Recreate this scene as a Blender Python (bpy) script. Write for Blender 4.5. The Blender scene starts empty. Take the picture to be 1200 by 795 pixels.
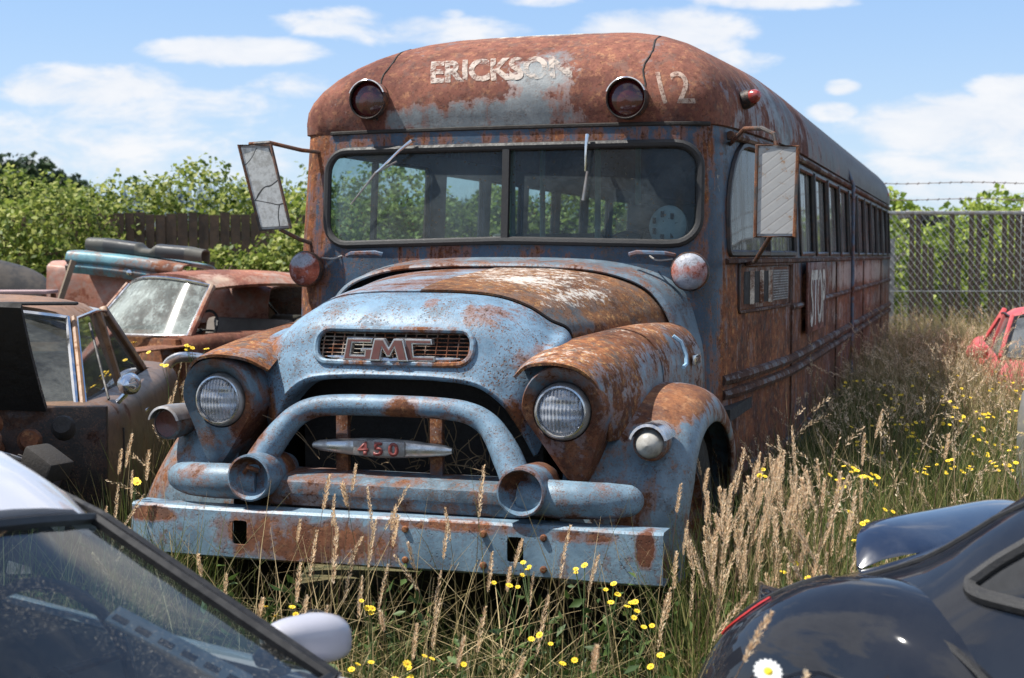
import bpy, bmesh, math, random
import numpy as np
from mathutils import Vector, Matrix
from mathutils.bvhtree import BVHTree

random.seed(7); RNG = np.random.default_rng(7)
R = math.radians
SC = bpy.context.scene
COL = SC.collection

# ------------------------------------------------------------------ camera, light, sky
cam_d = bpy.data.cameras.new('camera'); cam = bpy.data.objects.new('camera', cam_d); COL.objects.link(cam)
cam.location = (0, 0, 1.65); cam.rotation_euler = (R(90 - 3.36), 0, 0)
cam_d.lens = 50; cam_d.sensor_width = 36; cam_d.clip_start = 0.05; cam_d.clip_end = 3000
cam_d.dof.use_dof = True; cam_d.dof.focus_distance = 5.9; cam_d.dof.aperture_fstop = 5.0
SC.camera = cam

SUN_EL, SUN_AZ = R(60), R(184)          # direction TO the sun: azimuth measured from +x, counter-clockwise
to_sun = Vector((math.cos(SUN_EL) * math.cos(SUN_AZ), math.cos(SUN_EL) * math.sin(SUN_AZ), math.sin(SUN_EL)))
sun_d = bpy.data.lights.new('sun', 'SUN'); sun = bpy.data.objects.new('sun', sun_d); COL.objects.link(sun)
sun_d.energy = 4.9; sun_d.angle = R(0.53); sun_d.color = (1.0, 0.955, 0.88)
sun.rotation_euler = to_sun.to_track_quat('Z', 'Y').to_euler(); sun.location = (0, 0, 30)

SC.view_settings.view_transform = 'Standard'; SC.view_settings.look = 'None'
SC.view_settings.gamma = 1; SC.view_settings.use_curve_mapping = False
SC.view_settings.exposure = 0.78
SC.render.engine = 'CYCLES'
SC.cycles.use_denoising = True
SC.cycles.max_bounces = 6; SC.cycles.transparent_max_bounces = 16
SC.cycles.diffuse_bounces = 3; SC.cycles.glossy_bounces = 3; SC.cycles.transmission_bounces = 3
SC.cycles.caustics_reflective = False; SC.cycles.caustics_refractive = False
SC.cycles.sample_clamp_indirect = 6


class NT:
    """tiny helper for building node trees"""
    def __init__(s, tree): s.t = tree; s.n = tree.nodes; s.l = tree.links
    def new(s, typ, **kw):
        n = s.n.new(typ)
        for k, v in kw.items(): setattr(n, k, v)
        return n
    def put(s, sock, v):
        if v is None: return
        if isinstance(v, bpy.types.NodeSocket): s.l.new(v, sock)
        else:
            if sock.type == 'RGBA' and hasattr(v, '__len__') and len(v) == 3: v = (*v, 1)
            sock.default_value = v
    def math(s, op, a, b=None, c=None, clamp=False):
        n = s.new('ShaderNodeMath', operation=op, use_clamp=clamp)
        s.put(n.inputs[0], a); s.put(n.inputs[1], b)
        if c is not None: s.put(n.inputs[2], c)
        return n.outputs[0]
    def vmath(s, op, a, b=None):
        n = s.new('ShaderNodeVectorMath', operation=op)
        s.put(n.inputs[0], a); s.put(n.inputs[1], b)
        return n.outputs['Value'] if op in ('LENGTH', 'DOT_PRODUCT', 'DISTANCE') else n.outputs[0]
    def noise(s, vec, scale, detail=4, rough=0.55, dist=0.0, col=False):
        n = s.new('ShaderNodeTexNoise')
        s.put(n.inputs['Vector'], vec); s.put(n.inputs['Scale'], scale); s.put(n.inputs['Detail'], detail)
        s.put(n.inputs['Roughness'], rough); s.put(n.inputs['Distortion'], dist)
        return n.outputs[1] if col else n.outputs[0]
    def voro(s, vec, scale, feature='F1', out='Distance'):
        n = s.new('ShaderNodeTexVoronoi', feature=feature)
        s.put(n.inputs['Vector'], vec); s.put(n.inputs['Scale'], scale)
        return n.outputs[out]
    def step(s, v, a, b, lo=0.0, hi=1.0):
        n = s.new('ShaderNodeMapRange', interpolation_type='SMOOTHSTEP')
        s.put(n.inputs[0], v); s.put(n.inputs[1], a); s.put(n.inputs[2], b); s.put(n.inputs[3], lo); s.put(n.inputs[4], hi)
        return n.outputs[0]
    def mix(s, f, a, b):
        n = s.new('ShaderNodeMix', data_type='RGBA')
        s.put(n.inputs[0], f); s.put(n.inputs[6], a); s.put(n.inputs[7], b)
        return n.outputs[2]
    def mulc(s, f, a, b):
        n = s.new('ShaderNodeMix', data_type='RGBA', blend_type='MULTIPLY')
        s.put(n.inputs[0], f); s.put(n.inputs[6], a); s.put(n.inputs[7], b)
        return n.outputs[2]
    def xyz(s, v):
        n = s.new('ShaderNodeSeparateXYZ'); s.put(n.inputs[0], v); return n.outputs
    def comb(s, x, y, z):
        n = s.new('ShaderNodeCombineXYZ'); s.put(n.inputs[0], x); s.put(n.inputs[1], y); s.put(n.inputs[2], z); return n.outputs[0]
    def bump(s, h, strength=0.3, dist=0.01):
        n = s.new('ShaderNodeBump'); s.put(n.inputs['Height'], h); s.put(n.inputs['Strength'], strength); s.put(n.inputs['Distance'], dist)
        return n.outputs[0]
    def objco(s): return s.new('ShaderNodeTexCoord').outputs['Object']
    def mixsh(s, f, a, b):
        n = s.new('ShaderNodeMixShader'); s.put(n.inputs[0], f); s.l.new(a, n.inputs[1]); s.l.new(b, n.inputs[2]); return n.outputs[0]
    def prin(s, col, rough=0.5, metal=0.0, normal=None, coat=0.0, spec=0.5):
        n = s.new('ShaderNodeBsdfPrincipled')
        s.put(n.inputs['Base Color'], col); s.put(n.inputs['Roughness'], rough); s.put(n.inputs['Metallic'], metal)
        s.put(n.inputs['Coat Weight'], coat); s.put(n.inputs['Coat Roughness'], 0.03); s.put(n.inputs['Specular IOR Level'], spec)
        if normal is not None: s.l.new(normal, n.inputs['Normal'])
        return n.outputs[0]
    def out(s, sh): 
        n = s.new('ShaderNodeOutputMaterial'); s.l.new(sh, n.inputs[0])


def newmat(name):
    m = bpy.data.materials.new(name); m.use_nodes = True; m.node_tree.nodes.clear()
    return m, NT(m.node_tree)


# world: sky texture with clouds placed by direction
W = bpy.data.worlds.new('World'); SC.world = W; W.use_nodes = True; W.node_tree.nodes.clear()
def make_world():
    t = NT(W.node_tree)
    sky = t.new('ShaderNodeTexSky', sky_type='NISHITA', sun_disc=False)
    sky.sun_elevation = SUN_EL; sky.sun_rotation = R(90) - SUN_AZ
    sky.air_density = 1.0; sky.dust_density = 0.6; sky.ozone_density = 2.0; sky.altitude = 100
    d = t.vmath('NORMALIZE', t.new('ShaderNodeTexCoord').outputs['Generated'])
    x, y, z = t.xyz(d)
    # flat cloud-deck coordinates (towards the horizon the clouds flatten)
    zz = t.math('MAXIMUM', t.math('ADD', z, 0.10), 0.05)
    p = t.comb(t.math('DIVIDE', x, zz), t.math('DIVIDE', y, zz), 0.0)
    n = t.noise(p, 0.9, 9, 0.58, 0.25)
    n = t.math('ADD', t.math('MULTIPLY', n, 0.8), t.math('MULTIPLY', t.noise(p, 0.35, 3, 0.5), 0.28))
    hi = t.step(n, 0.53, 0.62)
    # near the horizon in the direction of the view: hand-placed banks, in tangent-plane coordinates
    yy = t.math('MAXIMUM', y, 0.05)
    u = t.math('DIVIDE', x, yy); w = t.math('DIVIDE', z, yy)
    q = t.comb(u, t.math('MULTIPLY', w, 2.6), 0.0)
    wob = t.math('SUBTRACT', t.noise(q, 17, 8, 0.62, 0.3), 0.5)
    wob2 = t.math('SUBTRACT', t.noise(q, 6, 4, 0.5), 0.5)
    banks = [(275, 63, 115, 20, 1.0), (395, 30, 75, 20, .85), (500, 40, 130, 22, .8), (115, 103, 130, 30, .95), (200, 130, 170, 34, .8), (60, 180, 200, 50, .75),
             (270, 180, 150, 45, .7), (780, 40, 110, 34, 1.0), (850, 78, 70, 22, .7), (900, 3, 110, 14, .9), (985, 105, 26, 11, .9), (975, 133, 36, 14, .9), (1120, 150, 150, 42, 1.0),
             (1185, 108, 60, 22, 1.0), (1120, 200, 180, 45, .85), (350, 103, 70, 20, .7), (530, 20, 20, 8, .7), (640, 5, 60, 9, .6), (60, 8, 50, 8, .3), (600, 200, 300, 40, .5)]
    tot = None
    for cx, cy, rx, ry, s in banks:
        U = (cx - 600) / 1666.7; Wc = -(cy - 299.6) / 1666.7
        a = t.math('DIVIDE', t.math('SUBTRACT', u, U), rx / 1666.7)
        b = t.math('DIVIDE', t.math('SUBTRACT', w, Wc), ry / 1666.7)
        dd = t.math('ADD', t.math('MULTIPLY', a, a), t.math('MULTIPLY', b, b))
        m = t.math('MULTIPLY', t.step(dd, 0.0, 1.9, 1.0, 0.0), s)
        tot = m if tot is None else t.math('MAXIMUM', tot, m)
    f = t.math('ADD', tot, t.math('ADD', t.math('MULTIPLY', wob, 1.5), t.math('MULTIPLY', wob2, .5)))
    lo = t.math('MULTIPLY', t.step(f, 0.42, 0.95), 0.9)
    low = t.math('MULTIPLY', t.step(z, 0.17, 0.24, 1.0, 0.0), t.step(y, 0.1, 0.3))
    mask = t.math('ADD', t.math('MULTIPLY', lo, low), t.math('MULTIPLY', hi, t.math('SUBTRACT', 1.0, low)), clamp=True)
    # the air: pale and bright low down, deeper overhead
    grad = t.mix(t.step(z, 0.0, 0.22), (4.1, 5.3, 6.9), (2.45, 4.1, 6.9))
    grad = t.mix(t.step(z, 0.2, 0.8), grad, (1.0, 2.0, 4.2))
    c0 = t.mix(0.65, sky.outputs[0], grad)
    shade = t.mix(t.step(wob, -0.25, 0.25), (5.5, 5.8, 6.3), (6.5, 6.5, 6.6))
    shade = t.mix(t.step(z, 0.2, 0.3), shade, t.mix(t.step(n, .55, .8), (7.5, 7.5, 7.7), (3.4, 3.6, 4.0)))
    colr = t.mix(mask, c0, shade)
    bg = t.new('ShaderNodeBackground'); t.put(bg.inputs[0], colr); bg.inputs[1].default_value = 0.088
    o = t.new('ShaderNodeOutputWorld'); t.l.new(bg.outputs[0], o.inputs[0])
make_world()

# ------------------------------------------------------------------ mesh helpers
def cr1(pts, n):
    """Catmull-Rom through points along axis 0, n samples per span"""
    P = np.asarray(pts, float); k = len(P)
    ext = np.concatenate([[2 * P[0] - P[1]], P, [2 * P[-1] - P[-2]]])
    out = []
    for i in range(k - 1):
        p0, p1, p2, p3 = ext[i:i + 4]
        for t in np.arange(n) / n:
            out.append(.5 * (2 * p1 + (p2 - p0) * t + (2 * p0 - 5 * p1 + 4 * p2 - p3) * t * t + (3 * p1 - p0 - 3 * p2 + p3) * t ** 3))
    out.append(P[-1])
    return np.array(out)

def surf(net, nu, nv):
    a = cr1(np.asarray(net, float), nu)
    return np.swapaxes(cr1(np.swapaxes(a, 0, 1), nv), 0, 1)

def mirror_net(P):
    """P[i,j] with j running outwards from x=0; returns the full left-to-right net"""
    Q = P[:, :0:-1].copy(); Q[..., 0] *= -1
    return np.concatenate([Q, P], axis=1)

class MB:
    def __init__(s): s.v = []; s.f = []; s.k = 0
    def add(s, V, F, M=None):
        V = np.asarray(V, float).reshape(-1, 3)
        if M is not None:
            M = np.array(M); V = V @ M[:3, :3].T + M[:3, 3]
        s.v.append(V); s.f += [tuple(int(i) + s.k for i in f) for f in F]; s.k += len(V); return s
    def grid(s, P, cu=False, cv=False, flip=False, M=None):
        P = np.asarray(P, float); n, m = P.shape[:2]; F = []
        for i in range(n if cu else n - 1):
            for j in range(m if cv else m - 1):
                a, b, c, d = i * m + j, i * m + (j + 1) % m, ((i + 1) % n) * m + (j + 1) % m, ((i + 1) % n) * m + j
                F.append((d, c, b, a) if flip else (a, b, c, d))
        return s.add(P.reshape(-1, 3), F, M)
    def box(s, c, d, rz=0, rx=0, ry=0):
        x, y, z = [q / 2 for q in d]
        V = [(-x, -y, -z), (x, -y, -z), (x, y, -z), (-x, y, -z), (-x, -y, z), (x, -y, z), (x, y, z), (-x, y, z)]
        F = [(3, 2, 1, 0), (4, 5, 6, 7), (0, 1, 5, 4), (1, 2, 6, 5), (2, 3, 7, 6), (3, 0, 4, 7)]
        M = Matrix.Translation(c) @ Matrix.Rotation(rz, 4, 'Z') @ Matrix.Rotation(ry, 4, 'Y') @ Matrix.Rotation(rx, 4, 'X')
        return s.add(V, F, M)
    def beam(s, a, b, w, h, up=(0, 0, 1)):
        a, b = Vector(a), Vector(b); d = (b - a); L = d.length; y = d.normalized(); u = Vector(up)
        x = y.cross(u); x = x.normalized() if x.length > 1e-6 else Vector((1, 0, 0)); z = x.cross(y)
        M = Matrix((x, y, z)).transposed().to_4x4(); M.translation = (a + b) / 2
        V = np.array([(-w, -L, -h), (w, -L, -h), (w, L, -h), (-w, L, -h), (-w, -L, h), (w, -L, h), (w, L, h), (-w, L, h)]) / 2
        return s.add(V, [(3, 2, 1, 0), (4, 5, 6, 7), (0, 1, 5, 4), (1, 2, 6, 5), (2, 3, 7, 6), (3, 0, 4, 7)], M)
    def tube(s, path, r, n=10, closed=False, flat=1.0, cap=True):
        P = np.asarray(path, float); k = len(P); rr = np.full(k, r) if np.isscalar(r) else np.asarray(r, float)
        if closed: T = np.roll(P, -1, 0) - np.roll(P, 1, 0)
        else:
            T = np.gradient(P, axis=0)
        T /= np.linalg.norm(T, axis=1)[:, None] + 1e-12
        ref = np.array([0, 0, 1.]) if abs(T[0][2]) < .9 else np.array([1., 0, 0])
        N = ref - T[0] * (ref @ T[0]); N /= np.linalg.norm(N); rings = []
        for i in range(k):
            N = N - T[i] * (N @ T[i]); N /= np.linalg.norm(N) + 1e-12; Bn = np.cross(T[i], N)
            a = np.arange(n) / n * 2 * math.pi
            rings.append(P[i] + rr[i] * (np.cos(a)[:, None] * N * flat + np.sin(a)[:, None] * Bn))
        G = np.array(rings); base = s.k
        s.grid(G, cu=closed, cv=True, flip=True)
        if cap and not closed:
            s.f.append(tuple(base + j for j in range(n))); s.f.append(tuple(base + (k - 1) * n + j for j in reversed(range(n))))
        return s
    def lathe(s, prof, c, axis=(0, -1, 0), n=32, up=(0, 0, 1)):
        """prof: (radius, height along axis) pairs"""
        ax = Vector(axis).normalized(); u = Vector(up); u = (u - ax * u.dot(ax)).normalized(); w = ax.cross(u)
        a = np.arange(n) / n * 2 * math.pi
        G = np.array([[np.array(c) + np.array(ax) * h + r * (math.cos(t) * np.array(u) + math.sin(t) * np.array(w)) for t in a] for r, h in prof])
        return s.grid(G, cv=True)
    def prism(s, poly, f0, f1):
        """poly: 2-D points; f0/f1 map a 2-D point to 3-D for the two faces"""
        n = len(poly); V = [f0(*p) for p in poly] + [f1(*p) for p in poly]
        F = [tuple(range(n)), tuple(range(2 * n - 1, n - 1, -1))] + [(i, (i + 1) % n + 0, n + (i + 1) % n, n + i)[::-1] for i in range(n)]
        return s.add(V, F)
    def mesh(s, name='mesh'):
        me = bpy.data.meshes.new(name)
        V = np.concatenate(s.v) if s.v else np.zeros((0, 3))
        me.from_pydata(V.tolist(), [], s.f); me.update(); return me
    def build(s, name, mat, parent=None, smooth=35, bevel=0, weld=0, recalc=False, label=None, solid=0):
        me = s.mesh(name)
        if weld or recalc:
            b = bmesh.new(); b.from_mesh(me)
            if weld: bmesh.ops.remove_doubles(b, verts=b.verts, dist=weld)
            if recalc: bmesh.ops.recalc_face_normals(b, faces=b.faces)
            b.to_mesh(me); b.free()
        return finish(name, me, mat, parent, smooth, bevel, label, solid)

def finish(name, me, mat, parent=None, smooth=35, bevel=0, label=None, solid=0):
    o = bpy.data.objects.new(name, me); COL.objects.link(o)
    for m in (mat if isinstance(mat, (list, tuple)) else [mat]): me.materials.append(m)
    if solid:
        md = o.modifiers.new('solid', 'SOLIDIFY'); md.thickness = solid; md.offset = -1
    if bevel:
        md = o.modifiers.new('bevel', 'BEVEL'); md.width = bevel; md.segments = 2; md.limit_method = 'ANGLE'; md.angle_limit = R(40)
    if solid or bevel: apply_mods(o)
    shade(o.data, smooth)
    if parent is not None: o.parent = parent
    if label: o['label'] = label
    return o

def shade(me, smooth):
    if smooth:
        me.polygons.foreach_set('use_smooth', [True] * len(me.polygons))
        if smooth < 180: me.set_sharp_from_angle(angle=R(smooth))

def apply_mods(o):
    dg = bpy.context.evaluated_depsgraph_get(); dg.update()
    me = bpy.data.meshes.new_from_object(o.evaluated_get(dg))
    o.modifiers.clear(); o.data = me

def cut(o, cutter):
    """boolean difference of object o by a closed MB, applied at once"""
    c = cutter.build('cutter', M_DUMMY, o.parent, recalc=True, smooth=0)
    md = o.modifiers.new('cut', 'BOOLEAN'); md.operation = 'DIFFERENCE'; md.solver = 'FAST'; md.object = c
    apply_mods(o); bpy.data.objects.remove(c)

def rrect(x0, z0, x1, z1, r, n=6):
    pts = []
    rs = r if hasattr(r, '__len__') else (r,) * 4
    for (cx, cz, a0, q) in ((x1 - rs[0], z0 + rs[0], -90, rs[0]), (x1 - rs[1], z1 - rs[1], 0, rs[1]), (x0 + rs[2], z1 - rs[2], 90, rs[2]), (x0 + rs[3], z0 + rs[3], 180, rs[3])):
        for k in range(n + 1):
            a = R(a0 + 90 * k / n); pts.append((cx + q * math.cos(a), cz + q * math.sin(a)))
    return pts

def dense(pts, step, closed=True):
    out = []; n = len(pts)
    for i in range(n if closed else n - 1):
        a, b = np.array(pts[i], float), np.array(pts[(i + 1) % n], float); k = max(1, int(np.linalg.norm(b - a) / step))
        out += [a + (b - a) * t / k for t in range(k)]
    if not closed: out.append(np.array(pts[-1], float))
    return out

def thing(name, label, cat, loc=(0, 0, 0), rz=0, group=None):
    o = bpy.data.objects.new(name, None); COL.objects.link(o); o.location = loc; o.rotation_euler = (0, 0, rz)
    o.empty_display_size = .2
    return tag(o, label, cat, group)
def tag(o, label=None, cat=None, group=None, kind=None):
    if label: o['label'] = label
    if cat: o['category'] = cat
    if group: o['group'] = group
    if kind: o['kind'] = kind
    return o

def text_mesh(s, size, bold=0.0):
    cu = bpy.data.curves.new('lettering', 'FONT'); cu.body = s; cu.size = size; cu.offset = bold; cu.align_x = 'CENTER'; cu.resolution_u = 4
    o = bpy.data.objects.new('lettering', cu); COL.objects.link(o)
    dg = bpy.context.evaluated_depsgraph_get(); dg.update()
    me = bpy.data.meshes.new_from_object(o.evaluated_get(dg)); bpy.data.objects.remove(o)
    b = bmesh.new(); b.from_mesh(me); return b

# ------------------------------------------------------------------ materials
M_DUMMY, _t = newmat('plain'); _t.out(_t.prin((.5, .5, .5)))

def simple(name, col, rough=.5, metal=0., var=.25, scale=20, bump=0., coat=0., spec=.5, dirt=0., dirtcol=(.12, .10, .08)):
    m, t = newmat(name); P = t.objco()
    n = t.noise(P, scale, 6, .6)
    dark = tuple(c * (1 - var) for c in col); lite = tuple(min(1, c * (1 + var)) for c in col)
    c = t.mix(n, dark, lite)
    rr = t.step(n, .3, .7, rough * .8, min(1, rough * 1.2))
    if dirt:
        dm = t.math('MULTIPLY', t.step(t.noise(P, scale * .45, 8, .7), .42, .62), dirt)
        c = t.mix(dm, c, dirtcol); rr = t.math('ADD', rr, t.math('MULTIPLY', dm, .35), clamp=True)
        metal_ = t.math('MULTIPLY', t.math('SUBTRACT', 1.0, dm), metal) if metal else 0.
    else: metal_ = metal
    nb = t.bump(t.noise(P, scale * 3, 4, .6), bump, .01) if bump else None
    t.out(t.prin(c, rr, metal_, nb, coat, spec)); return m

def weather(name, paint, paint2, bias=0., regions=(), up=0., streak=0., pale=0., pit=.5, rough=.42,
            rust=((.085, .036, .022), (.20, .075, .032), (.36, .19, .085)), grad=(0, 0, 0, 0), sc=1., grime=.5, palecol=(.52, .50, .45), coat=0., palereg=(), edge=0., palestreak=0., offset=(0, 0, 0), paint3=None, p3reg=(), fine=0., primer=.35, primercol=(.085, .082, .078)):
    """old paint gone to rust: the rust grows from the noise plus a bias, blobs (regions), the upward slope and runs"""
    m, t = newmat(name); P0 = t.objco(); P = t.vmath('ADD', P0, offset)
    n1 = t.noise(P, 1.9 * sc, 5, .6, .4); n2 = t.noise(P, 8.5 * sc, 7, .66, .3); n3 = t.noise(P, 48 * sc, 5, .7); n4 = t.noise(t.vmath('ADD', P, (3.3, 7.1, 1.7)), 15 * sc, 7, .68)
    st = t.noise(t.vmath('MULTIPLY', P, (22, 22, .9)), 1.0, 5, .62)
    f = t.math('ADD', t.math('MULTIPLY', n1, .50 - fine), t.math('MULTIPLY', n2, .36 + fine * .6))
    f = t.math('ADD', f, t.math('MULTIPLY', n3, .14 + fine * .4))
    f = t.math('ADD', f, bias)
    x, y, z = t.xyz(P0)
    for g, s in zip(grad[:3], (x, y, z)):
        if g: f = t.math('ADD', f, t.math('MULTIPLY', s, g))
    if grad[3]: f = t.math('ADD', f, grad[3])
    def blob(rg):
        cx, cy, cz, rx, ry, rz, s = rg
        d = t.vmath('LENGTH', t.vmath('DIVIDE', t.vmath('SUBTRACT', P0, (cx, cy, cz)), (rx, ry, rz)))
        return t.math('MULTIPLY', t.step(d, .35, 1.15, 1., 0.), s)
    for rg in regions: f = t.math('ADD', f, blob(rg))
    if up:
        nz = t.xyz(t.new('ShaderNodeNewGeometry').outputs['Normal'])[2]
        f = t.math('ADD', f, t.math('MULTIPLY', t.math('MAXIMUM', nz, 0.), up))
    if streak: f = t.math('ADD', f, t.math('MULTIPLY', t.math('SUBTRACT', st, .5), streak))
    pt = t.new('ShaderNodeNewGeometry').outputs['Pointiness'] if edge else None
    ed = 0.0 if not edge else t.math('ADD', t.step(pt, .515, .58, 0., edge), t.step(pt, .485, .43, 0., edge * .8))
    if edge: f = t.math('ADD', f, ed)
    rm = t.step(f, .50, .545)
    halo = t.math('SUBTRACT', t.step(f, .435, .51), t.math('MULTIPLY', rm, .6), clamp=True)
    # paint
    pc = t.mix(t.step(n4, .3, .7), paint, paint2)
    pc = t.mulc(1.0, pc, t.mix(t.step(t.noise(t.vmath('ADD', P, (4.4, 1.1, 2.9)), 3.1 * sc, 6, .62, .4), .36, .62), (.70, .72, .74), (1.08, 1.06, 1.04)))
    if paint3 is not None:
        pm = None
        for rg in p3reg:
            b = blob(rg); pm = b if pm is None else t.math('MAXIMUM', pm, b)
        pc = t.mix(t.step(t.math('ADD', pm, t.math('MULTIPLY', t.math('SUBTRACT', n2, .5), .9)), .4, .6), pc, paint3)
    pc = t.mix(t.math('MULTIPLY', t.step(st, .52, .75), grime * .5), pc, tuple(c * .45 + .02 for c in paint))
    gm = t.math('MULTIPLY', t.step(t.math('ADD', t.math('MULTIPLY', n2, .6), t.math('MULTIPLY', n3, .4)), .48, .62), grime)
    pc = t.mix(gm, pc, tuple(.45 * (c * .35 + .04) + .03 for c in paint))
    # rust
    rc = t.mix(t.step(n4, .32, .62), rust[0], rust[1])
    rc = t.mix(t.math('MULTIPLY', t.step(t.noise(P, 26 * sc, 6, .7), .50, .68), .75), rc, rust[2])
    rc = t.mix(t.math('MULTIPLY', t.step(t.noise(t.vmath('ADD', P, (9.1, 2.2, 5.5)), 11 * sc, 8, .72), .53, .60), primer), rc, primercol)
    rc = t.mix(t.math('MULTIPLY', t.step(n3, .52, .66), .6), rc, tuple(q * .45 for q in rust[0]))
    rc = t.mix(t.math('MULTIPLY', t.step(st, .55, .7), .35), rc, rust[0])
    big = t.noise(t.vmath('ADD', P, (1.7, 5.2, 8.8)), 1.5 * sc, 5, .6, .5)
    rc = t.mulc(1.0, rc, t.mix(t.step(big, .36, .62), (.58, .52, .55), (1.22, 1.2, 1.15)))
    c = t.mix(t.math('MULTIPLY', halo, .62), pc, rust[1])
    c = t.mix(rm, c, rc)
    sp = t.voro(P, 62 * sc); spm = t.math('MULTIPLY', t.step(sp, .16, .30, 1., 0.), t.math('MULTIPLY', t.step(n2, .40, .60), pit))
    c = t.mix(spm, c, (.045, .028, .022))
    fr = t.math('MULTIPLY', t.step(t.noise(P, 105 * sc, 4, .75), .54, .61), t.math('MULTIPLY', t.step(t.math('ADD', n2, t.math('MULTIPLY', n1, .4)), .50, .70), pit))
    c = t.mix(fr, c, t.mix(n3, (.06, .032, .022), (.20, .085, .035)))
    if pale or palereg:
        pf = t.math('ADD', t.math('MULTIPLY', n4, .55), t.math('MULTIPLY', n3, .45))
        pf = t.math('ADD', pf, -.16 + .16 * pale)
        for rg in palereg: pf = t.math('ADD', pf, blob(rg))
        if palestreak: pf = t.math('ADD', pf, t.math('MULTIPLY', t.math('SUBTRACT', t.noise(t.vmath('MULTIPLY', P, (7, 7, .8)), 1.0, 6, .7), .5), palestreak))
        plm = t.step(pf, .51, .63)
        c = t.mix(t.math('MULTIPLY', plm, .85), c, t.mix(n3, tuple(q * .7 for q in palecol), palecol))
        rm2 = t.math('MAXIMUM', rm, plm)
    else: rm2 = rm
    rr = t.math('ADD', rough, t.math('ADD', t.math('MULTIPLY', rm2, .45), t.math('MULTIPLY', gm, .25)), clamp=True)
    h = t.math('ADD', t.math('MULTIPLY', rm, -.35), t.math('ADD', t.math('MULTIPLY', n3, .55), t.math('MULTIPLY', spm, -.8)))
    h = t.math('ADD', h, t.math('MULTIPLY', n2, .8))
    t.out(t.prin(c, rr, 0., t.bump(h, .38, .006), coat, .32)); return m

def dirty_glass(name, tint=(.75, .85, .82), dust=.3, dustcol=(.35, .37, .36), spots=0., streaks=0., sc=1., refl=1.0, body=None, specks=0., grough=.03):
    m, t = newmat(name); P = t.objco()
    tr = t.new('ShaderNodeBsdfTransparent'); tr.inputs[0].default_value = (*tint, 1)
    gl = t.new('ShaderNodeBsdfGlossy'); gl.inputs['Roughness'].default_value = grough
    df = t.new('ShaderNodeBsdfDiffuse'); df.inputs[0].default_value = (*dustcol, 1)
    fr = t.new('ShaderNodeFresnel'); fr.inputs[0].default_value = 1.5
    d = t.step(t.math('ADD', t.math('MULTIPLY', t.noise(P, 2.2 * sc, 6, .6), .7), t.math('MULTIPLY', t.noise(P, 40 * sc, 4, .7), .3)), .36, .68, dust * .35, min(1, dust * 1.35))
    if streaks:
        st = t.noise(t.vmath('MULTIPLY', P, (16, 16, .5)), 1., 5, .65)
        d = t.math('ADD', d, t.math('MULTIPLY', t.step(st, .48, .68), streaks), clamp=True)
    a = t.mixsh(t.math('MULTIPLY', fr.outputs[0], refl, clamp=True), tr.outputs[0], gl.outputs[0])
    sh = t.mixsh(d, a, df.outputs[0])
    if specks:
        sm = t.math('MULTIPLY', t.step(t.noise(P, 150 * sc, 3, .7), .60, .67), t.math('MULTIPLY', t.step(t.noise(P, 3.2 * sc, 4, .6), .46, .62), specks)); d3 = t.new('ShaderNodeBsdfDiffuse'); d3.inputs[0].default_value = (.50, .46, .38, 1)
        sh = t.mixsh(sm, sh, d3.outputs[0])
    if spots:
        v = t.voro(P, 38 * sc); sm = t.math('MULTIPLY', t.step(v, .12, .22, 1., 0.), t.step(t.noise(P, 5 * sc, 3), .44, .58)); sm = t.math('MULTIPLY', sm, spots)
        d2 = t.new('ShaderNodeBsdfDiffuse'); d2.inputs[0].default_value = (.07, .06, .045, 1)
        sh = t.mixsh(sm, sh, d2.outputs[0])
    t.out(sh); return m

BLUE = (.205, .345, .50); BLUE2 = (.15, .265, .40)
M_black = simple('black_rubber', (.016, .016, .017), .6, var=.4, scale=60, bump=.2)
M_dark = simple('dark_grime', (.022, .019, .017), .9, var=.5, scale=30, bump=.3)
M_chrome = simple('old_chrome', (.62, .62, .62), .16, 1., .12, 25, dirt=.55, dirtcol=(.16, .13, .11))
M_chrome_clean = simple('chrome', (.72, .72, .73), .10, 1., .08, 25, dirt=.2)
M_steel = simple('grey_steel', (.34, .34, .34), .45, .8, .3, 30, dirt=.5, dirtcol=(.14, .08, .05))
M_rust = weather('plain_rust', (.16, .07, .04), (.10, .045, .03), .08, pit=.4)
M_rustbar = weather('rusty_bar', (.10, .09, .085), (.06, .055, .05), -.01, pit=.4, sc=3)
# ================================================================== the old bus
BUS = thing('bus', 'derelict blue school bus covered in rust with a GMC nose, parked in tall grass', 'bus', (-0.605, 5.526, 0), R(-18))

HALF = [(0, 1.84), (.3, 1.845), (.6, 1.86), (.85, 1.885), (.985, 1.93), (1.06, 2.02), (1.105, 2.2), (1.14, 2.55), (1.185, 3.1), (1.215, 3.6), (1.225, 4.2), (1.225, 5.2),
        (1.225, 6.5), (1.225, 8), (1.225, 9.5), (1.225, 11), (1.225, 12.6), (1.225, 14.1), (1.20, 14.32), (1.08, 14.44), (.6, 14.47), (0, 14.48)]
HALF_L = list(HALF)
HALF_L[4:10] = [(1.05, 1.92), (1.185, 1.965), (1.245, 2.10), (1.25, 2.5), (1.248, 3.1), (1.24, 3.6)]
OUT = cr1(HALF, 5); OUT_L = cr1(HALF_L, 5)
def sstep(v, a, b):
    t = np.clip((np.asarray(v, float) - a) / (b - a), 0, 1); return t * t * (3 - 2 * t)
def frontw(y): return 1 - sstep(y, 2.0, 4.6)
ZB = 2.305; RH = .60
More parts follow.
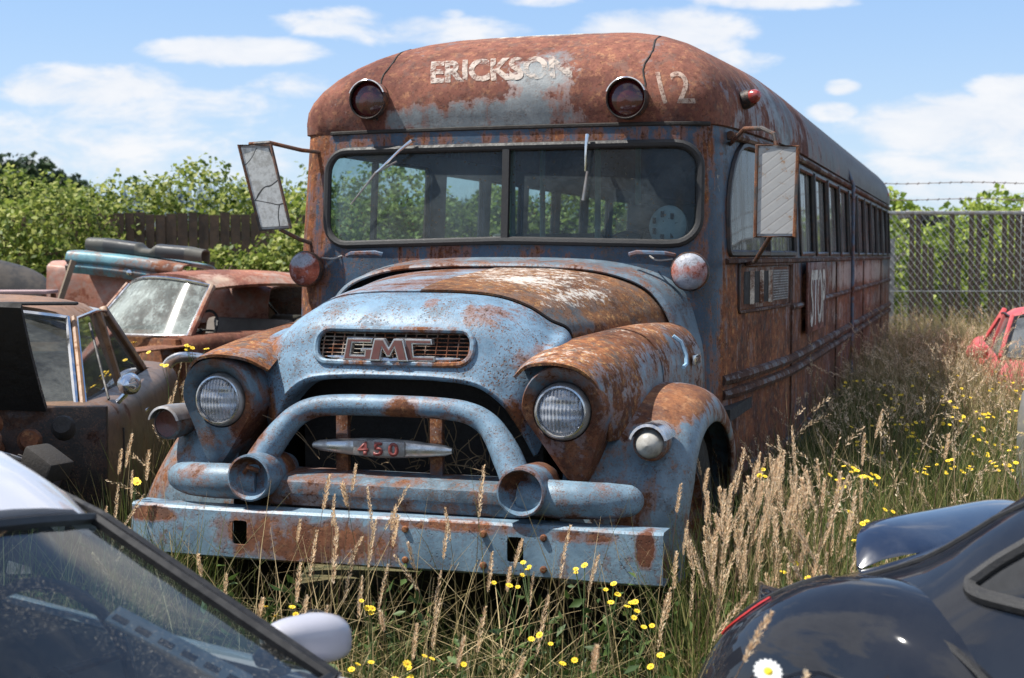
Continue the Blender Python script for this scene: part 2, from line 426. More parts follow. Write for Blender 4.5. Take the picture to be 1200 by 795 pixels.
def shell_row(z, phi=None, O_=None):
    O_ = OUT if O_ is None else O_
    if phi is not None: k_ = float(sstep(phi, 0, .85)) * .9; O_ = O_ * (1 - k_) + OUT * k_
    x, y = O_[:, 0].copy(), O_[:, 1].copy(); w = frontw(y)
    if phi is None:
        y = y + w * .07 * (z - 1.7); x = x - (.03 * max(0, z - 1.65) / .65) * (np.abs(x) > .9)
        return np.stack([x, y, np.full_like(x, z)], 1)
    e = .765; c = max(0., math.cos(phi)) ** e; s = math.sin(phi) ** e
    wr = sstep(y, 12.4, 14.4)
    x0 = x - .012 * (np.abs(x) > .9)
    xx = x0 * c; yy = y + w * (.042 - .022 * sstep(phi, 0, .1)) + w * (1 - c) * 1.35 - wr * (1 - c) * .9
    return np.stack([xx, yy, np.full_like(x, ZB + RH * s)], 1)
ZS = (.40, .6, .8, 1.0, 1.2, 1.4, 1.6, 1.75, 1.9, 2.05, 2.2, 2.285, 2.30)
phis = [1e-4, .05, .12, .2, .3, .42, .55, .68, .82, .95, 1.08, 1.2, 1.30, 1.38, 1.45, 1.50]
def shell_net(O_): return np.array([shell_row(z, None, O_) for z in ZS] + [shell_row(0, p, O_) for p in phis])
full = np.concatenate([shell_net(OUT_L)[:, :0:-1] * np.array([-1, 1, 1]), shell_net(OUT)], axis=1)
mb = MB(); mb.grid(full)
NR, NC = full.shape[:2]; b0 = (NR - 1) * NC
for i in range(NC // 2): mb.f.append((b0 + i, b0 + i + 1, b0 + NC - 2 - i, b0 + NC - 1 - i) if i + 1 != NC - 2 - i else (b0 + i, b0 + i + 1, b0 + NC - 1 - i))
def yfront(x, z):
    O_ = OUT if x > 0 else OUT_L
    return float(np.interp(abs(x), O_[:40, 0], O_[:40, 1])) + .07 * (z - 1.7)
def sidex(y, z=1.6, s=1):
    O_ = OUT if s > 0 else OUT_L
    return float(np.interp(y, O_[25:90, 1], O_[25:90, 0])) - .03 * max(0, z - 1.65) / .65

RUST_B = ((.075, .034, .024), (.17, .068, .036), (.30, .155, .075))
M_shell_f = weather('bus_body_paint', (.050, .088, .140), (.032, .056, .088), -.085,
    regions=[(-1.16, 2.0, 2.0, .18, .5, .9, .15), (0, 1.9, 2.245, 1.2, .2, .05, .09), (1.0, 1.95, 1.95, .06, .2, .5, .10), (1.25, 8, 1.0, .6, 9, .8, .16), (-1.25, 6, 1.0, .3, 5, 1.0, .12),
             (1.2, 2.8, .8, .25, 1.4, .8, .10), (1.13, 2.7, 1.5, .2, .9, .3, .12), (1.22, 9, 1.47, .12, 6, .17, .05), (0, 1.85, 1.64, 1, .2, .06, .05)],
    streak=.5, pit=.8, grime=.95, primer=.5, rust=((.062, .026, .017), (.23, .078, .032), (.46, .22, .085)),
    palereg=[(0, 1.9, 2.21, 1.0, .2, .06, .12), (1.02, 2, 1.9, .1, .3, .4, .12), (1.25, 9, 1.48, .2, 6, .16, .10), (1.23, 7.5, 1.48, .14, 2.6, .17, .19), (1.23, 11.5, 1.48, .14, 3.2, .17, .19), (1.23, 6.5, 1.19, .14, 1.8, .13, .17), (1.23, 11, 1.19, .14, 3.2, .13, .17)], palestreak=.75, palecol=(.44, .39, .34))
M_dome = weather('bus_roof_paint', (.205, .225, .235), (.13, .15, .165), .115,
    regions=[(-.1, 2.0, 2.36, .75, .5, .13, -.20), (.22, 2.2, 2.56, .26, .5, .17, -.20), (.1, 2.1, 2.45, .12, .5, .2, -.12), (.12, 2.75, 2.88, .60, .5, .10, -.24), (1.17, 3.2, 2.45, .3, 1.2, .3, -.14), (1.05, 10, 2.5, .8, 7.2, .6, -.26), (-.6, 2.1, 2.36, .5, .4, .1, -.05)],
    streak=.26, pit=.35, grime=.55, rough=.5, rust=((.118, .047, .037), (.195, .078, .055), (.32, .160, .088)), palereg=[(-.02, 2.7, 2.86, .7, .5, .10, .27), (.22, 2.2, 2.57, .3, .4, .16, .20), (.0, 2.1, 2.42, .5, .3, .2, .07)], palecol=(.66, .60, .50),
    paint3=(.042, .037, .033), p3reg=[(1.05, 9.0, 2.5, 1.0, 7.0, .8, 1.3), (0, 11, 2.8, 1.2, 6, .6, .8)])
M_inside = simple('bus_lining', (.075, .105, .11), .7, var=.25, scale=8, dirt=.5)
body = mb.build('body', [M_shell_f, M_inside, M_dome], BUS, smooth=0, weld=.004, recalc=True)
# the dome band gets the roof paint
for p in body.data.polygons:
    if p.center.z > ZB - .004: p.material_index = 2
md = body.modifiers.new('solid', 'SOLIDIFY'); md.thickness = .03; md.offset = -1; md.material_offset = 1; md.material_offset_rim = 1
apply_mods(body)
bm = bmesh.new(); bm.from_mesh(body.data); SHELL_BVH = BVHTree.FromBMesh(bm); bm.free()

# window openings
WS = rrect(-1.035, 1.705, .985, 2.205, (.13, .12, .12, .13))
def ws_pt(x, z): return (x, z + (.022 * (1 - abs(x)) if z < 1.9 else 0))
WS = [ws_pt(*p) for p in dense(WS, .12)]
cutter = MB(); cutter.prism(WS, lambda a, b: (a, 1.2, b), lambda a, b: (a, 2.28, b)); cut(body, cutter)
SIDE = []
DQ0 = rrect(2.14, 1.66, 3.86, 2.235, (.03, .05, .42, .03), 6); DQ = DQ0
y = 4.12
while y < 13.7:
    SIDE.append((y, y + .80)); y += .945
for s in (-1, 1):
    cutter = MB()
    for a, b in SIDE: cutter.prism(rrect(a, 1.66, b, 2.21, .03, 2), lambda p, q: (s * .9, p, q), lambda p, q: (s * 1.6, p, q))
    cut(body, cutter)
    cutter = MB(); cutter.prism(DQ0, lambda p, q: (s * .8, p, q), lambda p, q: (s * 1.6, p, q)); cut(body, cutter)
cutter = MB(); cutter.prism(rrect(-.5, 1.66, .5, 2.2, .06), lambda a, b: (a, 14.2, b), lambda a, b: (a, 14.8, b))
cut(body, cutter); shade(body.data, 30)

# glass
M_ws = dirty_glass('windscreen_glass', (.50, .64, .68), .20, (.20, .24, .26), spots=1.0, refl=.55)
M_sideglass = dirty_glass('side_glass', (.55, .66, .62), .45, (.27, .27, .26), streaks=.5, refl=1.2)
M_rearglass = dirty_glass('far_side_glass', (.86, .95, .90), .16, (.30, .34, .30), refl=.5)
for s in (-1, 1):
    xs = np.linspace(.012, .985 if s > 0 else 1.03, 14) * s; zs = np.linspace(1.69, 2.215, 8)
    P = np.array([[(x, yfront(x, z) + .018, z) for x in xs] for z in zs])
    m = MB().grid(P); m.build('windscreen_pane', M_ws, BUS)
gask = [(x, yfront(x, z) - .004, z) for x, z in dense(WS, .04)]
MB().tube(gask, .021, 8, closed=True).build('windscreen_gasket', M_black, BUS)
MB().beam((0, yfront(0, 1.71) - .004, 1.715), (0, yfront(0, 2.2) - .004, 2.205), .036, .03).build('windscreen_divider', M_black, BUS)
M_trimrust = weather('window_trim_paint', (.028, .029, .031), (.02, .02, .021), -.07, streak=.2, pit=.4, sc=2, rust=((.03, .017, .013), (.08, .04, .026), (.16, .085, .05)))
for s in (-1, 1):
    for a, b in SIDE:
        ys = np.array([a - .01, (a + b) / 2, b + .01])
        wf = MB()
        fr = [(s * (sidex(p, q, s=s) + .001), p, q) for p, q in rrect(a, 1.66, b, 2.21, .03, 2)]
        wf.tube(fr, .016, 6, closed=True)
        w = wf.build('side_window', M_trimrust, BUS)
        MB().grid([[(s * (sidex(p, q, s=s) - .016), p, q) for p in ys] for q in (1.65, 1.9, 2.22)]).build('pane', M_sideglass if s > 0 else M_rearglass, w)
    wf = MB(); fr = [(s * (sidex(p, q, s=s) + .002), p, q) for p, q in dense(DQ, .1)]
    wf.tube(fr, .018, 6, closed=True)
    wf.beam((s * (sidex(3.0, 1.7, s=s) + .002), 3.02, 1.67), (s * (sidex(3.0, 2.2, s=s) + .002), 3.02, 2.22), .04, .03)
    w = wf.build('driver_window', M_trimrust, BUS)
    MB().grid([[(s * (sidex(p, q, s=s) - .014), p, q) for p in np.linspace(2.13, 3.87, 12)] for q in (1.65, 1.85, 2.05, 2.24)]).build('pane', M_sideglass if s > 0 else M_rearglass, w)

# drip rail, rub rails, skirt rail
def side_path(z, off, y0, y1, s, n=60):
    ys = np.linspace(y0, y1, n); return [(s * (sidex(p, z, s=s) + off), p, z) for p in ys]
M_rail = weather('rub_rail_paint', (.045, .045, .05), (.03, .03, .033), .05, streak=.2, sc=2, rust=((.045, .022, .016), (.10, .043, .024), (.20, .10, .05)), pit=.6)
for s in (-1, 1):
    MB().tube(side_path(2.262, .012, 2.2, 14.1, s), .022, 8).build('drip_rail', M_rail, BUS)
    for z, r in ((1.335, .020), (1.02, .030), (.945, .030), (.52, .030)):
        MB().tube(side_path(z, .004, 2.05 if z != 1.335 else 3.7, 14.1, s), r, 8).build('rub_rail', M_rail, BUS)
    MB().tube(side_path(1.62, .004, 2.1, 14.1, s), .016, 6).build('sill_rail', M_rail, BUS)
bandp = [(x, yfront(x, 2.303) - .001 + .0, 2.303) for x in np.linspace(-1.02, 1.02, 40)]
MB().tube(bandp, .011, 6).build('roof_seam', M_dark, BUS)
# vertical panel joints on the driver side, drain pipe
for yj in (3.72, 6.6, 9.5, 12.3):
    MB().beam((sidex(yj, .5) + .004, yj, .45), (sidex(yj, 1.6) + .004, yj, 1.60), .03, .014, up=(1, 0, 0)).build('panel_joint', M_rail, BUS)
M_pipe = weather('pipe_paint', (.10, .16, .24), (.08, .12, .18), -.02, sc=3)
MB().tube([(1.255, 7.88, .6), (1.255, 7.88, 1.6), (1.25, 7.88, 2.27), (1.16, 7.88, 2.5)], .016, 8).build('drain_pipe', M_pipe, BUS)

# louvre panel on the tapered side under the driver's window
M_panel = weather('louvre_panel_paint', (.10, .115, .115), (.07, .075, .075), .035, streak=.3, sc=1.6, rust=RUST_B)
def sp(y, z, off): return (sidex(y, z) + off, y, z)
M_flap = weather('vent_flap_paint', (.60, .54, .47), (.42, .37, .32), -.02, sc=3, rust=RUST_B)
lv = MB(); ys = np.linspace(2.32, 3.62, 14)
lv.grid([[sp(p, z, .006) for p in ys] for z in (1.37, 1.585)])
lp = lv.build('vent_panel', M_panel, BUS, solid=.004)
fr = [sp(p, q, .008) for p, q in dense(rrect(2.30, 1.355, 3.64, 1.60, .02, 2), .12)]
MB().tube(fr, .009, 6, closed=True).build('panel_frame', M_rail, lp)
for k in range(3):
    y0 = 2.40 + k * .22
    MB().grid([[sp(p, z, .0085) for p in np.linspace(y0, y0 + .19, 4)] for z in (1.395, 1.565)]).build('vent_opening', M_dark, lp)
    flp = MB(); flp.grid([[sp(y0 + .13 + q * .02, z, .010 + .018 * q) for q in (0, 1)] for z in (1.39, 1.57)]); flp.grid([[sp(y0 + .15 + q * .05, z, .028 - .016 * q) for q in (0, 1)] for z in (1.39, 1.57)])
    flp.build('vent_flap', M_flap, lp, solid=.004)
gr = MB()
for k in range(12): gr.beam(sp(3.08, 1.40 + k * .0148, .011), sp(3.52, 1.40 + k * .0148, .011), .006, .006)
for k in range(10): gr.beam(sp(3.08 + k * .049, 1.395, .012), sp(3.08 + k * .049, 1.57, .012), .006, .006)
gr.build('vent_grille', M_steel, lp)

# folded STOP sign on the driver side
M_stop = weather('stop_sign_paint', (.16, .045, .036), (.11, .035, .03), .02, streak=.3, sc=2, rust=((.07, .026, .02), (.13, .045, .03), (.22, .10, .06)), pit=.6)
M_white_worn = None
def worn_paint(name, col, amount=.5, sc=1., col2=None, gx=0.):
    """faded sign-writer's paint: what is worn away shows the surface below"""
    m, t = newmat(name); P = t.objco()
    f = t.math('ADD', t.math('MULTIPLY', t.noise(P, 9 * sc, 8, .7), .6), t.math('MULTIPLY', t.noise(P, 40 * sc, 5, .7), .4))
    if gx: f = t.math('ADD', f, t.math('MULTIPLY', t.xyz(P)[0], gx))
    mask = t.step(f, amount - .06, amount + .09)
    a = t.prin(t.mix(t.noise(P, 6, 4), col, col2 or tuple(c * .75 for c in col)), .75)
    tr = t.new('ShaderNodeBsdfTransparent')
    t.out(t.mixsh(mask, tr.outputs[0], a)); return m
M_letter = worn_paint('faded_letter_paint', (.34, .335, .32), .474, col2=(.42, .30, .23), gx=-.03)
M_letter2 = worn_paint('worn_number_paint', (.42, .34, .28), .45, col2=(.40, .24, .18))
M_stoplet = worn_paint('stop_letter_paint', (.66, .62, .55), .42)
ss = MB(); ss.box((1.262, 4.78, 1.375), (.016, 1.16, .46)); sg = ss.build('stop_sign', M_stop, BUS, bevel=.004)
b = text_mesh('STOP', .50, .010); me = bpy.data.meshes.new('lettering')
for v in b.verts: v.co = Vector((1.2725, 4.80 + v.co.x * .78, 1.195 + v.co.y * 1.02))
b.to_mesh(me); b.free(); finish('lettering', me, M_stoplet, sg, 0)
MB().box((1.235, 4.3, 1.38), (.05, .05, .30)).build('sign_hinge', M_rust, sg)

# ghost lettering on the dome
def dome_text(s, size, cx, cz, mat, sx=1., bold=0.004, name='roof_lettering', tilt=0., shear=.32):
    b = text_mesh(s, size, bold)
    for q in np.arange(-1.2, 1.2, .03):
        bmesh.ops.bisect_plane(b, geom=b.verts[:] + b.edges[:] + b.faces[:], plane_co=(q, 0, 0), plane_no=(1, 0, 0))
    for q in np.arange(-.1, .4, .03):
        bmesh.ops.bisect_plane(b, geom=b.verts[:] + b.edges[:] + b.faces[:], plane_co=(0, q, 0), plane_no=(0, 1, 0))
    for v in b.verts:
        x, z = cx + v.co.x * sx - shear * v.co.y, cz + v.co.y + tilt * v.co.x
        hit, nor, _, _ = SHELL_BVH.ray_cast(Vector((x, 0, z)), Vector((0, 1, 0)))
        v.co = (hit + Vector((0, -.004, .0015))) if hit else Vector((x, 2.2, z))
    me = bpy.data.meshes.new(name); b.to_mesh(me); b.free(); return finish(name, me, mat, BUS, 30)
dome_text('ERICKSON', .168, -.05, 2.552, M_letter, .97, .007)
dome_text('12', .235, .865, 2.40, M_letter2, .86, .001)

for xs_ in (-.72, .70):
    pth = []
    for z in np.linspace(2.36, 2.83, 14):
        h_, n_, _, _ = SHELL_BVH.ray_cast(Vector((xs_ + .012 * math.sin(z * 31), 0, z)), Vector((0, 1, 0)))
        if h_: pth.append(h_ + n_ * .001)
    MB().tube(pth, .0055, 5).build('dome_seam', M_dark, BUS)
# hood, nose and front fenders ------------------------------------------------------------------
NOSE = [
 [(0, .585, 1.492), (.2, .58, 1.489), (.36, .585, 1.472), (.48, .61, 1.430), (.56, .66, 1.372), (.62, .74, 1.325), (0.635, 0.780, 1.220)],
 [(0, .43, 1.455), (.2, .43, 1.452), (.38, .44, 1.430), (.51, .47, 1.375), (.60, .52, 1.322), (.66, .58, 1.312), (0.690, 0.620, 1.200)],
 [(0, .325, 1.375), (.2, .328, 1.373), (.39, .335, 1.350), (.52, .36, 1.300), (.60, .39, 1.262), (.655, .43, 1.27), (0.690, 0.470, 1.160)],
 [(0, .280, 1.265), (.2, .284, 1.263), (.40, .292, 1.240), (.52, .312, 1.190), (.585, .335, 1.150), (.63, .36, 1.15), (0.660, 0.400, 1.050)],
 [(0, .250, 1.185), (.2, .254, 1.182), (.38, .262, 1.160), (.49, .280, 1.090), (.545, .30, 1.020), (.575, .33, .96), (0.600, 0.380, 0.870)],
 [(0, .238, 1.165), (.2, .242, 1.162), (.373, .250, 1.140), (.480, .268, 1.068), (.530, .29, .995), (.56, .32, .93), (0.585, 0.370, 0.850)],
 [(0, .262, 1.148), (.2, .266, 1.145), (.366, .275, 1.123), (.465, .293, 1.055), (.512, .315, .985), (.545, .34, .92), (0.570, 0.390, 0.840)],
 [(0, .36, 1.150), (.2, .364, 1.147), (.362, .37, 1.122), (.458, .39, 1.05), (.505, .41, .98), (.54, .42, .91), (0.560, 0.460, 0.830)]]
M_nose = weather('nose_paint', (0.180, 0.287, 0.392), (0.133, 0.222, 0.309), -.105, edge=.035,
    regions=[(.42, .45, 1.40, .22, .3, .10, .11), (-.62, .4, 1.26, .14, .2, .10, .16), (.62, .4, 1.24, .14, .2, .08, .16), (0, .27, 1.16, .12, .1, .05, .06), (.14, .45, 1.45, .05, .1, .04, .14), (.545, .3, 1.0, .06, .1, .12, .16), (-.545, .3, 1.0, .06, .1, .12, .16)],
    pit=1., grime=.65, rough=.46, palereg=[(.45, .4, 1.37, .2, .2, .09, .10), (-.55, .42, 1.28, .15, .2, .08, .09), (.62, .4, 1.2, .12, .2, .08, .08)], palecol=(.62, .60, .55),
    rust=((.085, .04, .025), (.22, .085, .035), (.42, .23, .10)))
nm = MB().grid(mirror_net(surf(NOSE, 7, 7)), flip=True)
nose = nm.build('nose_panel', M_nose, BUS, smooth=0, weld=.001, recalc=True, solid=.012)
GO = rrect(-.335, 1.222, .335, 1.338, .05, 6)
cc = MB(); cc.prism(GO, lambda a, b: (a, 0, b), lambda a, b: (a, .7, b)); 
NOSE_BVH = None
bm = bmesh.new(); bm.from_mesh(nose.data); NOSE_BVH = BVHTree.FromBMesh(bm); bm.free()
cut(nose, cc); shade(nose.data, 40)
def on_nose(x, z, off=0.):
    h = NOSE_BVH.ray_cast(Vector((x, -1, z)), Vector((0, 1, 0)))[0]
    return (x, (h.y if h else .35) - off, z)
MB().tube([on_nose(x, z, .003) for x, z in dense(rrect(-.345, 1.212, .345, 1.348, .058, 6), .05)], .013, 8, closed=True).build('grille_surround', weather('surround_paint', (0.220, 0.335, 0.440), (0.139, 0.227, 0.304), -.02, sc=3, pit=.6, grime=.7), BUS)
gi = MB()
def gy(x, z): return on_nose(x, z)[1] + .022
for k in range(7):
    z = 1.232 + k * .0163; gi.tube([(x, gy(x, z), z) for x in np.linspace(-.335, .335, 15)], .0028, 5)
for k in range(15):
    x = -.322 + k * .046; gi.tube([(x, gy(x, z), z) for z in np.linspace(1.225, 1.336, 5)], .0032, 5)
gi.build('grille_mesh', weather('grille_mesh_paint', (.35, .33, .29), (.25, .22, .18), .0, sc=4, regions=[(.3, .3, 1.25, .18, .2, .1, .1)], rust=((.10, .04, .025), (.2, .07, .03), (.3, .15, .07))), BUS)
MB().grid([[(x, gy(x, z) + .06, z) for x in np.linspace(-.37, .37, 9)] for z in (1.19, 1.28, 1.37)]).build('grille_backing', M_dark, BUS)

# chrome emblem: spear strip and three block letters, each with a maroon inlay
M_maroon = simple('faded_maroon', (.16, .055, .048), .6, var=.3, scale=30, dirt=.3)
LET = {'G': [(-1, -1), (.92, -1), (.98, .12), (.15, .12), (.10, -.22), (.35, -.22), (.33, -.50), (-.50, -.50), (-.38, .52), (.80, .52), (.88, 1), (-.72, 1)],
       'M': [(-1.05, -1), (-.42, -1), (-.30, .1), (-.06, -.62), (.14, -.62), (.38, .1), (.56, -1), (1.15, -1), (.86, 1), (.34, 1), (.06, .22), (-.22, 1), (-.76, 1)],
       'C': [(-.85, -1), (1, -1), (.98, -.50), (-.30, -.50), (-.36, .50), (.85, .50), (.80, 1), (-.88, 1)]}
def inset_poly(poly, d):
    n = len(poly); out = []
    for i in range(n):
        p0, p1, p2 = (np.array(poly[(i + k) % n], float) for k in (-1, 0, 1))
        a = (p1 - p0) / np.linalg.norm(p1 - p0); b_ = (p2 - p1) / np.linalg.norm(p2 - p1)
        na, nb = np.array((-a[1], a[0])), np.array((-b_[1], b_[0])); q = na + nb; den = 1 + na @ nb
        out.append(tuple(p1 + q / max(den, .35) * d))
    return out
em = MB(); YE = .252
strip = []
for k in range(25):
    u = -1 + 2 * k / 24; strip.append((u * .292 + .004, YE + .012 + .018 * u * u, 1.223 + .012 * abs(u)))
em.tube(strip, [.003 + .013 * (1 - abs(-1 + 2 * k / 24) ** 3) for k in range(25)], 8)
emb = em.build('emblem', M_chrome, BUS)
for ch, cx, w in (('G', -.135, .072), ('M', -.002, .078), ('C', .128, .070)):
    poly = [(cx + a * w, 1.268 + b_ * .046) for a, b_ in LET[ch]]
    area = sum(poly[i][0] * poly[(i + 1) % len(poly)][1] - poly[(i + 1) % len(poly)][0] * poly[i][1] for i in range(len(poly)))
    if area < 0: poly = poly[::-1]
    yy = YE + .02 * abs(cx) / .2
    le = MB().prism(poly, lambda a, b_: (a, yy - .012, b_), lambda a, b_: (a, yy + .018, b_)).build('emblem_letter', M_chrome, emb, smooth=0, recalc=True, bevel=.0025)
    ins = inset_poly(poly, .0072)
    MB().prism(ins, lambda a, b_: (a, yy - .0145, b_), lambda a, b_: (a, yy - .010, b_)).build('inlay', M_maroon, le, smooth=0, recalc=True)

# hood halves
HOOD = [
 [(0, .600, 1.500), (.2, .595, 1.496), (.36, .60, 1.479), (.48, .625, 1.437), (.56, .675, 1.379), (.62, .755, 1.333), (.637, .80, 1.23)],
 [(0, .78, 1.527), (.2, .78, 1.523), (.37, .78, 1.503), (.51, .80, 1.455), (.595, .83, 1.39), (.655, .88, 1.332), (.675, .90, 1.24)],
 [(0, 1.10, 1.553), (.24, 1.10, 1.548), (.43, 1.10, 1.522), (.57, 1.11, 1.465), (.645, 1.12, 1.395), (.70, 1.14, 1.335), (.72, 1.15, 1.24)],
 [(0, 1.40, 1.572), (.27, 1.40, 1.567), (.50, 1.40, 1.538), (.665, 1.40, 1.478), (.745, 1.40, 1.405), (.785, 1.40, 1.335), (.80, 1.40, 1.25)],
 [(0, 1.65, 1.588), (.28, 1.65, 1.583), (.54, 1.65, 1.555), (.73, 1.65, 1.493), (.825, 1.65, 1.412), (.862, 1.65, 1.33), (.875, 1.65, 1.24)]]
hp = surf(HOOD, 8, 8)
M_hoodL = weather('hood_paint_blue', (0.209, 0.318, 0.416), (0.220, 0.270, 0.348), -.055, regions=[(-.3, 1.4, 1.56, .5, .35, .2, .09), (-.6, .8, 1.38, .2, .4, .1, .10)], pit=1., grime=.8, palereg=[(-.35, 1.3, 1.54, .5, .6, .2, .11)], palecol=(.50, .50, .48), rough=.42)
M_hoodR = weather('hood_paint_rusty', (.10, .115, .125), (.06, .068, .074), .05, fine=.12, primer=.6, regions=[(.25, 1.15, 1.53, .38, .5, .1, .13), (.60, 1.2, 1.41, .12, .8, .05, -.14), (.2, .85, 1.5, .3, .2, .1, .05), (.62, 1.1, 1.345, .10, .8, .045, -.2)], pit=.9, grime=1.,
    palereg=[(.22, 1.35, 1.55, .65, .6, .2, .20), (.6, 1.1, 1.45, .14, .9, .06, .15), (.35, .9, 1.49, .3, .4, .1, .12)], palecol=(.60, .575, .53), rust=((.085, .042, .026), (.20, .088, .036), (.44, .26, .11)), sc=1.2, rough=.6)
for s, mt in ((-1, M_hoodL), (1, M_hoodR)):
    q = hp.copy(); q[..., 0] = np.maximum(q[..., 0], .0025) * s
    if s > 0: q[..., 2] += .006
    MB().grid(q, flip=(s > 0)).build('hood_half', mt, BUS, recalc=True, solid=.01, smooth=60)
# firewall cowl collar behind the hood
COWL = []
for y, g in ((1.60, 0), (1.625, .016), (1.70, .022), (1.80, .034), (1.90, .06)):
    COWL.append([(0, y, 1.600 + g), (.3, y, 1.595 + g), (.56, y, 1.572 + g), (.755 + g * .6, y, 1.508 + g), (.855 + g, y, 1.41 + g), (.915 + g, y, 1.29), (.945 + g, y, 1.15), (.95 + g, y, .9)])
M_cowl = weather('cowl_paint', (0.151, 0.210, 0.265), (0.104, 0.146, 0.181), -.045, regions=[(.5, 1.7, 1.56, .5, .3, .1, .05), (-.5, 1.7, 1.56, .5, .3, .1, .06)], pit=.8, grime=.8, streak=.2, palereg=[(.2, 1.7, 1.6, .7, .2, .06, .10)], palecol=(.5, .5, .47))
MB().grid(mirror_net(surf(COWL, 4, 6)), flip=True).build('cowl_collar', M_cowl, BUS, weld=.001, recalc=True, solid=.01, smooth=50)
for s in (-1, 1):
    MB().tube([(s * .66, 1.93 - .13, 1.655), (s * .70, 1.79, 1.665), (s * .84, 1.80, 1.66), (s * .88, 1.84, 1.65)], .012, 6).build('cowl_handle', M_pipe, BUS)

# fender crowns (headlamp brow back to the cowl)
CROWN = [
 [(.535, .235, 1.175), (.60, .175, 1.222), (.675, .138, 1.240), (.755, .125, 1.240), (.835, .140, 1.215), (.892, .18, 1.150), (.912, .25, 1.05), (.90, .33, .92)],
 [(.545, .37, 1.225), (.605, .34, 1.258), (.68, .325, 1.270), (.76, .32, 1.270), (.85, .325, 1.245), (.915, .345, 1.175), (.94, .38, 1.06), (.925, .42, .92)],
 [(.575, .62, 1.268), (.635, .62, 1.294), (.70, .62, 1.305), (.78, .62, 1.304), (.875, .62, 1.274), (.945, .62, 1.195), (.97, .62, 1.07), (.96, .62, .92)],
 [(.64, .95, 1.285), (.69, .95, 1.313), (.74, .95, 1.326), (.81, .95, 1.328), (.90, .95, 1.295), (.965, .95, 1.21), (.985, .95, 1.08), (.98, .95, .94)],
 [(.71, 1.30, 1.29), (.75, 1.30, 1.318), (.79, 1.30, 1.334), (.85, 1.30, 1.334), (.925, 1.30, 1.30), (.98, 1.30, 1.215), (1.0, 1.30, 1.09), (1.0, 1.30, .96)],
 [(.78, 1.66, 1.28), (.81, 1.66, 1.312), (.85, 1.66, 1.325), (.90, 1.66, 1.317), (.96, 1.66, 1.275), (1.005, 1.66, 1.20), (1.02, 1.66, 1.09), (1.02, 1.66, .95)]]
cp = surf(CROWN, 7, 6)
def crown_mat(s):
    return weather('fender_top_paint', (0.174, 0.254, 0.318), (0.104, 0.141, 0.167), (.01 if s > 0 else -.02), fine=.22, edge=.05, primer=.75, regions=[(s * .75, .4, 1.31, .25, .45, .12, .15), (s * .85, 1.1, 1.33, .2, .7, .13, .10), (s * .97, 1.0, 1.05, .2, .9, .16, -.06), (s * .97, .5, 1.05, .2, .25, .2, .06)],
        pit=.8, grime=.8, palereg=[(s * .72, .3, 1.27, .3, .3, .12, .17 if s > 0 else .10), (s * .85, 1.2, 1.33, .25, .8, .08, .15 if s > 0 else .06)], palecol=(.60, .57, .50), rust=((.085, .036, .022), (.235, .088, .034), (.50, .29, .12)), sc=1.3, streak=.18)
M_crown = {s: crown_mat(s) for s in (-1, 1)}
SEAM = 22
for s in (-1, 1):
    q = cp.copy(); q[..., 0] *= s; 
    MB().grid(q[:SEAM], flip=(s > 0)).build('headlamp_brow', M_crown[s], BUS, recalc=True, solid=.012, smooth=60)
    q2 = q[SEAM - 1:].copy(); q2[..., 0] += s * .004; q2[:, :, 1] += .008; q2[..., 2] += .003
    MB().grid(q2, flip=(s > 0)).build('fender_top', M_crown[s], BUS, recalc=True, solid=.012, smooth=60)
# model-number badge and the bare hook on the right-hand fender top
bd = MB(); bd.box((1.022, 1.52, 1.165), (.012, .15, .046), rz=R(-2)); bg = bd.build('number_badge', M_chrome, BUS, bevel=.004)
b = text_mesh('370', .05, .001); me = bpy.data.meshes.new('lettering')
for v in b.verts: v.co = Vector((1.0295 + (v.co.x) * .035, 1.52 + v.co.x * 1.1, 1.148 + v.co.y))
b.to_mesh(me); b.free(); finish('lettering', me, M_black, bg, 0)
M_hook = simple('pale_blue_paint', (0.302, 0.486, 0.646), .5, dirt=.3)
MB().tube([(.962, 1.26, 1.287), (.995, 1.27, 1.262), (1.018, 1.28, 1.20), (1.022, 1.27, 1.16), (1.018, 1.22, 1.15)], .009, 6).build('hood_hook', M_hook, BUS)

